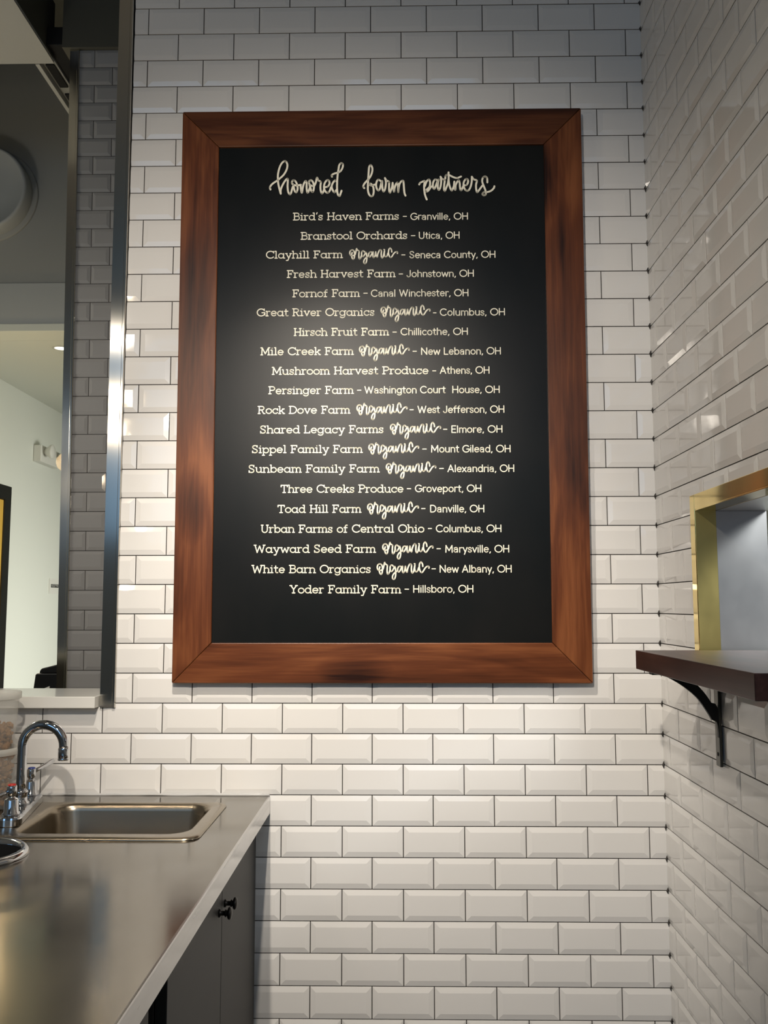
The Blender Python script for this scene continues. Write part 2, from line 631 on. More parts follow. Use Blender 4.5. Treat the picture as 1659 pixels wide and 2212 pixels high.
# grey tiled pier in the hall, leaning a touch like the photographed one
YC = 1.15
shear = lambda z: -1.293 - (z - 1.2) * 0.0145
pier = lambda u, v, h: (u + (1.9 - v) * 0.0145, YC - h, v)
mb = MB()
PR = {n: (1.195 + 0.07785 * n, 1.195 + 0.07785 * (n + 1)) for n in range(-15, 33)}
tile_field(mb, pier, (-1.305, -0.45), (0.03, 3.765), [], PR, lambda n: -1.165 if n % 2 else -1.241)
slab(mb, pier, (-1.3375, -0.45), (0.0, 3.765), [], -0.0018, -0.30, 1)
slab(mb, lambda u, v, h: (u, YC - h, v), (-1.40, -0.45), (3.765, 4.4), [], 0.02, -0.30, 2)
mb.build('wall_hall_pier', [M['tile_grey'], M['grout'], M['dark_paint_and_shade']], kind='structure', fix=False)


def corner_guard(name, label, pts, y, w, lip):
    """folded steel corner strip: face, small return lip and the leg round the corner"""
    t = thing(name, (pts[0][0], y, pts[0][1]), label, 'corner guard')
    prof = [(0.0, 0.10), (0.0, -0.003), (w - lip, -0.003), (w - lip * 0.8, -0.0055), (w - lip * 0.2, -0.0055), (w, -0.002), (w, 0.0005), (0.003, 0.0005), (0.003, 0.10)]
    ls = [[(x + px, y + py, z) for px, py in prof] for x, z in pts]
    mb = MB()
    mb.loops(ls, 0, False, True, True)
    mb.build('steel_strip', M['steel_trim'], t)
    return t


corner_guard('corner_guard', 'tall brushed steel corner strip on the white tiled wall left of the menu board',
             [(-0.7815, 1.183), (-0.7895, 4.05)], -0.0045, 0.0405, 0.009)
corner_guard('corner_guard', 'brushed steel corner strip on the left edge of the grey tiled pier in the hall',
             [(shear(0.0) - 0.04, 0.0), (shear(3.775) - 0.04, 3.775)], YC - 0.004, 0.040, 0.011)

# white ledge through the opening
t = thing('window_ledge', (-1.5, 0.08, 1.184), 'white stone ledge in the bottom of the pass-through left of the steel strip', 'ledge')
mb = MB(); mb.box(-2.298, -0.7850, -0.0385, 0.1965, 1.1842, 1.2137); mb.build('ledge_slab', M['white'], t, bevel=0.0015)

# ceiling clutter in the hall
t = thing('bulkhead', (-2.0, 0.72, 3.75), 'pale boxed bulkhead under the hall ceiling', 'bulkhead')
mb = MB(); mb.box(XL + 0.01, -1.466, 0.20, 1.218, 3.75, 3.765); mb.build('soffit_board', M['plaster'], t)
mb = MB(); mb.box(XL + 0.01, -1.470, 0.20, 1.216, 3.7655, 4.02); mb.build('side_board', M['dark_paint_and_shade'], t)  # shade of the bulkhead's unlit side put into the board's dark colour
t = thing('slot_vent', (-1.5, 1.7, 3.76), 'long slotted air vent running back from the bulkhead', 'vent')
mb = MB(); mb.box(-1.549, -1.530, 1.222, 2.14, 3.748, 3.80); mb.build('lip', M['plaster'], t, bevel=0.002)
mb = MB(); mb.box(-1.529, -1.470, 1.222, 2.14, 3.770, 3.92); mb.build('housing', M['hall_grey'], t)
for i in range(4):
    y0 = 1.25 + i * 0.225
    mb = MB(); mb.box(-1.516, -1.480, y0, y0 + 0.17, 3.763, 3.7695); mb.build('slot', M['cab_dark'], t)
t = thing('beam', (-1.38, 1.19, 3.9), 'black beam end above the grey tiled pier', 'beam')
mb = MB(); mb.box(-1.47, -1.352, 1.135, 2.14, 3.78, 3.86); mb.build('beam_web', M['cab_dark'], t, bevel=0.003)
t = thing('round_vent', (-2.16, 2.16, 3.607), 'large round grey vent drum high on the hall wall', 'vent')
mb = MB(); mb.lathe((-2.16, 2.1595, 3.607), [(0.0, -0.012), (0.25, -0.012), (0.255, -0.008), (0.255, 0.0)], 'Y', 48); mb.build('flange', M['hall_grey'], t)
mb = MB(); mb.lathe((-2.16, 2.146, 3.607), [(0.228, 0.0), (0.232, -0.085), (0.226, -0.096), (0.215, -0.096), (0.21, -0.088), (0.10, -0.082), (0.0, -0.080)], 'Y', 48); mb.build('drum', M['hall_band'], t)

# recessed downlight
t = thing('downlight', (-1.868, 2.357, 2.866), 'small round downlight glowing in the low hall ceiling', 'light')
mb = MB(); mb.lathe((-1.868, 2.45, 2.8655), [(0.042, 0.0), (0.045, -0.004), (0.034, -0.004), (0.034, 0.0)], 'Z', 24); mb.build('trim_ring', M['white_plastic'], t)
mb = MB(); mb.lathe((-1.868, 2.45, 2.8650), [(0.034, -0.001), (0.0, -0.001)], 'Z', 24); mb.build('lens', M['lamp_glow'], t)

# yellow door with a black frame in the hall's left wall
t = thing('door_1', (XL, 2.83, 0), 'yellow door in a black frame in the hall wall', 'door')
t['kind'] = 'structure'
fn = lambda u, v, w: (XL + w, u, v)
mb = MB()
mb.box(XL - 0.10, XL + 0.012, 2.33, 2.42, 0, 2.205); mb.box(XL - 0.10, XL + 0.012, 3.245, 3.335, 0, 2.205); mb.box(XL - 0.10, XL + 0.012, 2.42, 3.245, 2.115, 2.205)
mb.build('door_frame', M['black'], t)
mb = MB(); mb.box(XL - 0.04, XL + 0.004, 2.4215, 3.2435, 0.005, 2.112); mb.build('door_leaf', M['yellow'], t, bevel=0.002)
mb = MB(); mb.tube([(XL + 0.004, 2.50, 1.02), (XL + 0.04, 2.50, 1.02), (XL + 0.05, 2.52, 1.02), (XL + 0.05, 2.60, 1.02)], 0.009); mb.build('door_handle', M['chrome'], t)


# ------------------------------------------------------------------ lettering (single-stroke alphabets, x right, y up, cap height 100)
def arc(cx, cy, rx, ry, a0, a1, n=None):
    n = n or max(4, int(abs(a1 - a0) / 14))
    return [(cx + rx * math.cos(math.radians(a0 + (a1 - a0) * i / n)), cy + ry * math.sin(math.radians(a0 + (a1 - a0) * i / n))) for i in range(n + 1)]


def cat(P, per=6):
    """Catmull-Rom through P"""
    if len(P) < 3:
        return list(P)
    Q = [P[0]] + list(P) + [P[-1]]
    out = []
    for i in range(1, len(Q) - 2):
        p0, p1, p2, p3 = Q[i - 1], Q[i], Q[i + 1], Q[i + 2]
        for k in range(per):
            t = k / per
            out.append(tuple(0.5 * (2 * p1[d] + (p2[d] - p0[d]) * t + (2 * p0[d] - 5 * p1[d] + 4 * p2[d] - p3[d]) * t * t
                                    + (3 * p1[d] - p0[d] - 3 * p2[d] + p3[d]) * t ** 3) for d in (0, 1)))
    out.append(tuple(P[-1]))
    return out


def sf(x, y, a=10, b=10):
    return [(x - a, y), (x + b, y)]


SS = lambda w, h: cat([(w * .86, h * .80), (w * .70, h * .97), (w * .45, h), (w * .18, h * .92), (w * .12, h * .74), (w * .32, h * .57),
                       (w * .66, h * .46), (w * .88, h * .29), (w * .80, h * .08), (w * .50, 0), (w * .22, h * .05), (w * .08, h * .22)], 4)
RING = arc(30, 33, 27, 33, 0, 360)
SLAB = {
    'B': (72, [[(12, 0), (12, 100)], [(0, 100), (40, 100)] + arc(40, 77, 21, 23, 90, -90) + [(12, 54)], [(40, 54)] + arc(42, 27, 25, 27, 90, -90) + [(0, 0)]]),
    'H': (84, [[(12, 0), (12, 100)], [(70, 0), (70, 100)], [(12, 50), (70, 50)], sf(12, 0), sf(12, 100), sf(70, 0), sf(70, 100)]),
    'F': (68, [[(13, 0), (13, 100)], sf(13, 0, 12, 15), [(1, 100), (62, 100), (62, 80)], [(13, 52), (44, 52)], [(44, 62), (44, 42)]]),
    'O': (92, [arc(45, 50, 43, 50, 0, 360)]),
    'C': (84, [arc(45, 50, 43, 50, 38, 318), [(79, 98), (79, 74)]]),
    'G': (92, [arc(45, 50, 43, 50, 38, 345), [(79, 98), (79, 74)], [(86, 12), (86, 46), (54, 46)]]),
    'R': (78, [[(12, 0), (12, 100)], [(0, 100), (40, 100)] + arc(40, 75, 23, 25, 90, -90) + [(12, 50)], [(38, 50), (60, 0), (74, 0)], sf(12, 0)]),
    'M': (104, [[(14, 0), (18, 100), (52, 16), (86, 100), (90, 0)], sf(14, 0), sf(90, 0), [(4, 100), (18, 100)], [(86, 100), (100, 100)]]),
    'P': (70, [[(12, 0), (12, 100)], [(0, 100), (40, 100)] + arc(40, 74, 24, 26, 90, -90) + [(12, 48)], sf(12, 0, 12, 14)]),
    'D': (84, [[(12, 0), (12, 100)], [(0, 100), (36, 100)] + arc(36, 50, 42, 50, 90, -90) + [(0, 0)]]),
    'L': (64, [[(12, 0), (12, 100)], sf(12, 100), [(0, 0), (58, 0), (58, 20)]]),
    'S': (66, [SS(62, 100), [(54, 98), (54, 78)], [(6, 2), (6, 24)]]),
    'T': (74, [[(36, 0), (36, 100)], sf(36, 0, 14, 14), [(2, 80), (2, 100), (70, 100), (70, 80)]]),
    'U': (82, [[(12, 100), (12, 32)] + arc(40, 32, 28, 32, 180, 360) + [(68, 100)], sf(12, 100), sf(68, 100)]),
    'W': (116, [[(10, 100), (32, 0), (57, 88), (82, 0), (104, 100)], sf(10, 100), sf(104, 100)]),
    'Y': (80, [[(10, 100), (39, 48), (68, 100)], [(39, 48), (39, 0)], sf(10, 100), sf(68, 100), sf(39, 0, 13, 13)]),
    'a': (70, [RING, [(57, 66), (57, 0), (69, 0)]]),
    'b': (66, [[(0, 100), (8, 100), (8, 0)], arc(34, 33, 27, 33, 0, 360)]),
    'c': (60, [arc(31, 33, 28, 33, 40, 320), [(54, 66), (54, 46)]]),
    'd': (70, [RING, [(44, 100), (57, 100), (57, 0), (69, 0)]]),
    'e': (64, [[(4, 34), (57, 34)] + arc(31, 33, 27, 33, 2, 318)]),
    'f': (44, [[(16, 0), (16, 76)] + arc(32, 76, 16, 23, 180, 70), [(3, 64), (36, 64)], sf(16, 0, 13, 15)]),
    'g': (70, [RING, [(69, 66), (57, 66), (57, -8)] + arc(31, -8, 26, 24, 0, -150)]),
    'h': (68, [[(0, 100), (10, 100), (10, 0)], arc(33, 42, 23, 24, 180, 0) + [(56, 0)], sf(10, 0, 10, 11), sf(56, 0, 9, 11)]),
    'i': (32, [[(2, 66), (15, 66), (15, 0)], sf(15, 0, 12, 12), [(14, 93), (15, 94)]]),
    'k': (64, [[(0, 100), (10, 100), (10, 0)], [(10, 24), (50, 62)], [(26, 40), (54, 0)], sf(10, 0, 10, 11), sf(54, 0, 8, 8), sf(50, 64, 10, 8)]),
    'l': (30, [[(2, 100), (14, 100), (14, 0)], sf(14, 0, 12, 12)]),
    'm': (100, [[(0, 66), (10, 66), (10, 0)], arc(29.5, 44, 19.5, 22, 180, 0) + [(49, 0)], arc(68.5, 44, 19.5, 22, 180, 0) + [(88, 0)], sf(10, 0), sf(49, 0, 9, 9), sf(88, 0, 9, 11)]),
    'n': (68, [[(0, 66), (10, 66), (10, 0)], arc(33, 42, 23, 24, 180, 0) + [(56, 0)], sf(10, 0, 10, 11), sf(56, 0, 9, 11)]),
    'o': (64, [arc(31, 33, 29, 33, 0, 360)]),
    'p': (68, [[(0, 66), (9, 66), (9, -34)], arc(36, 33, 27, 33, 0, 360), sf(9, -34, 11, 11)]),
    'r': (48, [[(0, 66), (11, 66), (11, 0)], sf(11, 0, 11, 13), arc(33, 40, 22, 26, 180, 62)]),
    's': (50, [SS(48, 66), [(41, 65), (41, 51)], [(5, 2), (5, 16)]]),
    't': (44, [[(17, 92), (17, 18)] + arc(32, 18, 15, 18, 180, 300), [(2, 66), (38, 66)]]),
    'u': (70, [[(0, 66), (10, 66), (10, 25)] + arc(33, 25, 23, 25, 180, 360) + [(56, 66)], [(44, 66), (56, 66), (56, 0), (67, 0)]]),
    'v': (66, [[(9, 66), (33, 0), (57, 66)], sf(9, 66, 8, 9), sf(57, 66, 9, 8)]),
    'w': (94, [[(9, 66), (27, 0), (47, 60), (67, 0), (85, 66)], sf(9, 66, 8, 9), sf(85, 66, 9, 8)]),
    'y': (66, [[(9, 66), (35, 2)], [(57, 66), (26, -33), (10, -33)], sf(9, 66, 8, 9), sf(57, 66, 9, 8)]),
    "'": (20, [[(12, 104), (6, 84)]]),
    ' ': (34, []),
}
SANS = {
    'G': (84, [arc(43, 50, 41, 50, 45, 340), [(82, 34), (82, 46), (50, 46)]]),
    'O': (92, [arc(45, 50, 43, 50, 0, 360)]),
    'H': (78, [[(8, 0), (8, 100)], [(68, 0), (68, 100)], [(8, 50), (68, 50)]]),
    'U': (76, [[(8, 100), (8, 30)] + arc(37, 30, 29, 30, 180, 360) + [(66, 100)]]),
    'S': (62, [SS(60, 100)]),
    'C': (80, [arc(43, 50, 41, 50, 45, 315)]),
    'J': (52, [[(42, 100), (42, 24)] + arc(22, 24, 20, 24, 0, -170)]),
    'W': (112, [[(6, 100), (30, 0), (55, 92), (80, 0), (104, 100)]]),
    'N': (82, [[(8, 0), (8, 100), (72, 0), (72, 100)]]),
    'L': (56, [[(8, 100), (8, 0), (52, 0)]]),
    'A': (80, [[(4, 0), (38, 100), (72, 0)], [(16, 34), (60, 34)]]),
    'E': (60, [[(54, 100), (8, 100), (8, 0), (54, 0)], [(8, 51), (48, 51)]]),
    'M': (94, [[(8, 0), (10, 100), (46, 24), (82, 100), (84, 0)]]),
    'D': (80, [[(8, 0), (8, 100), (32, 100)] + arc(32, 50, 40, 50, 90, -90) + [(8, 0)]]),
    'R': (68, [[(8, 0), (8, 100), (36, 100)] + arc(36, 75, 22, 25, 90, -90) + [(8, 50)], [(34, 50), (60, 0)]]),
    'T': (66, [[(2, 100), (62, 100)], [(32, 100), (32, 0)]]),
    'a': (58, [cat([(8, 56), (18, 66), (32, 68), (44, 60), (46, 46), (46, 0)], 5), cat([(46, 40), (24, 39), (8, 30), (6, 14), (18, 1), (32, 2), (46, 16)], 5)]),
    'b': (64, [[(8, 100), (8, 0)], arc(33, 34, 25, 34, 0, 360)]),
    'c': (54, [arc(31, 34, 26, 34, 48, 312)]),
    'd': (64, [arc(31, 34, 25, 34, 0, 360), [(56, 100), (56, 0)]]),
    'e': (60, [[(6, 36), (55, 36)] + arc(31, 34, 25, 34, 4, 316)]),
    'f': (38, [[(16, 0), (16, 78)] + arc(31, 78, 15, 22, 180, 80), [(2, 66), (34, 66)]]),
    'g': (64, [arc(31, 34, 25, 34, 0, 360), [(56, 68), (56, -8)] + arc(31, -8, 25, 22, 0, -150)]),
    'h': (60, [[(8, 100), (8, 0)], arc(30, 44, 22, 24, 180, 0) + [(52, 0)]]),
    'i': (18, [[(8, 68), (8, 0)], [(8, 94), (8.5, 95)]]),
    'l': (18, [[(8, 100), (8, 0)]]),
    'm': (90, [[(8, 68), (8, 0)], arc(27, 46, 19, 22, 180, 0) + [(46, 0)], arc(65, 46, 19, 22, 180, 0) + [(84, 0)]]),
    'n': (60, [[(8, 68), (8, 0)], arc(30, 44, 22, 24, 180, 0) + [(52, 0)]]),
    'o': (62, [arc(31, 34, 26, 34, 0, 360)]),
    'p': (64, [[(8, 68), (8, -32)], arc(33, 34, 25, 34, 0, 360)]),
    'r': (40, [[(8, 68), (8, 0)], arc(30, 42, 22, 26, 180, 68)]),
    's': (46, [SS(46, 68)]),
    't': (38, [[(16, 92), (16, 14)] + arc(28, 14, 12, 14, 180, 290), [(2, 68), (34, 68)]]),
    'u': (60, [[(8, 68), (8, 24)] + arc(30, 24, 22, 24, 180, 360) + [(52, 68)], [(52, 68), (52, 0)]]),
    'v': (54, [[(4, 68), (27, 0), (50, 68)]]),
    'w': (82, [[(4, 68), (22, 0), (41, 64), (60, 0), (78, 68)]]),
    'x': (54, [[(4, 68), (48, 0)], [(48, 68), (4, 0)]]),
    'y': (54, [[(4, 68), (28, 2)], [(50, 68), (18, -32)]]),
    ',': (22, [[(12, 4), (6, -14)]]),
    ' ': (30, []),
}
ORG = [[(150, 320), (105, 335), (60, 325), (28, 285), (22, 225), (45, 170), (95, 147), (145, 170), (170, 240), (172, 320), (160, 405), (133, 445), (105, 425), (85, 370), (78, 300), (95, 235)],
       [(190, 295), (215, 190), (235, 105), (245, 135), (280, 165), (312, 190), (308, 260), (305, 350), (312, 420), (330, 440), (360, 410), (395, 300)],
       [(480, 210), (445, 180), (405, 200), (390, 270), (400, 340), (440, 362), (480, 310), (515, 235), (530, 225), (545, 290), (555, 380), (550, 480), (530, 560), (500, 590), (465, 570), (460, 510), (490, 440), (550, 380), (590, 355)],
       [(730, 245), (690, 215), (640, 230), (610, 290), (615, 350), (645, 380), (680, 340), (715, 270), (750, 215), (745, 290), (750, 370), (770, 400), (800, 370), (820, 300), (832, 215), (840, 290), (860, 360), (880, 385),
        (890, 320), (910, 250), (950, 165), (985, 150), (1010, 190), (1005, 280), (1010, 370), (1035, 410), (1065, 370), (1085, 290), (1107, 190)],
       [(1107, 190), (1100, 280), (1115, 350), (1150, 375), (1190, 340), (1215, 260)], [(1095, 142), (1108, 150)],
       [(1335, 220), (1325, 150), (1285, 95), (1245, 140), (1232, 230), (1245, 320), (1275, 380), (1310, 395), (1350, 350), (1400, 270), (1450, 225), (1495, 215), (1515, 240), (1510, 268)]]


def set_text(text, font, x0, x1, y0, sx, w, wobble=0.0):
    """strokes for text set between x0 and x1 on baseline y0; sx = metres per unit of height"""
    adv = sum(font[c][0] for c in text)
    gap = 7.0
    nat = adv + gap * (len(text) - 1) - 4
    k = (x1 - x0 - w) / nat
    out = []
    x = 0.0
    for c in text:
        a, st = font[c]
        jy = random.uniform(-wobble, wobble)
        for s in st:
            out.append([(x0 + w / 2 + (x + p[0] - 2) * k, y0 + w / 2 + p[1] * sx + jy) for p in s])
        x += a + gap
    return out


def clean(P):
    out = [P[0]]
    for p in P[1:]:
        if math.hypot(p[0] - out[-1][0], p[1] - out[-1][1]) > 2e-5:
            out.append(p)
    return out


_lift = [0]


def ribbon(mb, P, w, fn, closed=False):
    """flat painted stroke of width w along P with round ends and round corners"""
    P = clean(P)
    h = w / 2
    _lift[0] = (_lift[0] + 1) % 7
    e = _lift[0] * 1.2e-5
    if len(P) == 1:
        P = [P[0], (P[0][0] + 1e-4, P[0][1])]
    n = len(P)
    for i in range(n - 1):
        a, b = P[i], P[i + 1]
        L = math.hypot(b[0] - a[0], b[1] - a[1])
        nx, ny = -(b[1] - a[1]) / L * h, (b[0] - a[0]) / L * h
        mb.add([fn(a[0] + nx, a[1] + ny, e), fn(a[0] - nx, a[1] - ny, e), fn(b[0] - nx, b[1] - ny, e), fn(b[0] + nx, b[1] + ny, e)], [(0, 1, 2, 3)])
    for i in range(n):
        if 0 < i < n - 1:
            a, b, c = P[i - 1], P[i], P[i + 1]
            t = abs((math.atan2(c[1] - b[1], c[0] - b[0]) - math.atan2(b[1] - a[1], b[0] - a[0]) + PI) % (2 * PI) - PI)
            if t < 0.12:
                continue
            m = 10
        else:
            m = 12
        mb.add([fn(P[i][0] + h * math.cos(2 * PI * k / m), P[i][1] + h * math.sin(2 * PI * k / m), e + 4e-6) for k in range(m)], [tuple(range(m))])


LINES = [
  ["Bird's Haven Farms", -0.2394, 0.0494, 1.2404, 0, 0.0589, 0.0698, 1.2497, "Granville, OH", 0.0793, 0.237, 1.2392],
  ["Branstool Orchards", -0.2181, 0.0719, 1.1862, 0, 0.0805, 0.0927, 1.1956, "Utica, OH", 0.1008, 0.2139, 1.1861],
  ["Clayhill Farm", -0.3121, -0.1034, 1.1341, [-0.0867, 0.0464], 0.0545, 0.0654, 1.1422, "Seneca County, OH", 0.0757, 0.3099, 1.1322],
  ["Fresh Harvest Farm", -0.2549, 0.039, 1.0802, 0, 0.0472, 0.0589, 1.0892, "Johnstown, OH", 0.0683, 0.2512, 1.0798],
  ["Fornof Farm", -0.2395, -0.0571, 1.0263, 0, -0.0481, -0.0364, 1.0366, "Canal Winchester, OH", -0.0278, 0.2363, 1.0263],
  ["Great River Organics", -0.3353, -0.017, 0.9742, [-0.0022, 0.1331], 0.139, 0.1484, 0.9814, "Columbus, OH", 0.1573, 0.3335, 0.973],
  ["Hirsch Fruit Farm", -0.2351, 0.0212, 0.9198, 0, 0.0301, 0.0417, 0.9292, "Chillicothe, OH", 0.0518, 0.2338, 0.9201],
  ["Mile Creek Farm", -0.3249, -0.0733, 0.8673, [-0.0599, 0.0767], 0.0837, 0.0952, 0.8764, "New Lebanon, OH", 0.1053, 0.3213, 0.8663],
  ["Mushroom Harvest Produce", -0.2937, 0.1272, 0.8138, 0, 0.1361, 0.1467, 0.8229, "Athens, OH", 0.1558, 0.2903, 0.8143],
  ["Persinger Farm", -0.3015, -0.0731, 0.7612, 0, -0.0648, -0.0533, 0.7713, "Washington Court  House, OH", -0.0459, 0.3168, 0.7618],
  ["Rock Dove Farm", -0.3296, -0.0822, 0.7079, [-0.0666, 0.0706], 0.0752, 0.0862, 0.7178, "West Jefferson, OH", 0.0954, 0.3285, 0.7084],
  ["Shared Legacy Farms", -0.3235, 0.007, 0.6552, [0.0227, 0.1593], 0.164, 0.175, 0.6648, "Elmore, OH", 0.1846, 0.3228, 0.655],
  ["Sippel Family Farm", -0.3445, -0.049, 0.6023, [-0.0347, 0.1009], 0.1083, 0.1202, 0.6122, "Mount Gilead, OH", 0.1306, 0.3436, 0.6024],
  ["Sunbeam Family Farm", -0.3531, -0.0041, 0.5498, [0.0115, 0.1459], 0.1528, 0.1651, 0.5601, "Alexandria, OH", 0.1742, 0.3524, 0.5499],
  ["Three Creeks Produce", -0.2667, 0.0593, 0.4961, 0, 0.0671, 0.0785, 0.5066, "Groveport, OH", 0.0885, 0.2653, 0.4969],
  ["Toad Hill Farm", -0.2744, -0.0525, 0.4428, [-0.0379, 0.0997], 0.1048, 0.1161, 0.4538, "Danville, OH", 0.127, 0.2724, 0.4432],
  ["Urban Farms of Central Ohio", -0.3182, 0.1135, 0.3903, 0, 0.1222, 0.1327, 0.4012, "Columbus, OH", 0.143, 0.3167, 0.3907],
  ["Wayward Seed Farm", -0.3359, -0.0142, 0.3375, [0.0017, 0.1373], 0.1446, 0.1559, 0.348, "Marysville, OH", 0.1663, 0.3364, 0.3375],
  ["White Barn Organics", -0.3412, -0.0269, 0.2844, [-0.0129, 0.127], 0.1311, 0.1425, 0.2955, "New Albany, OH", 0.151, 0.342, 0.2851],
  ["Yoder Family Farm", -0.2407, 0.0518, 0.2314, 0, 0.0604, 0.0721, 0.2423, "Hillsboro, OH", 0.0816, 0.2417, 0.2329],
]
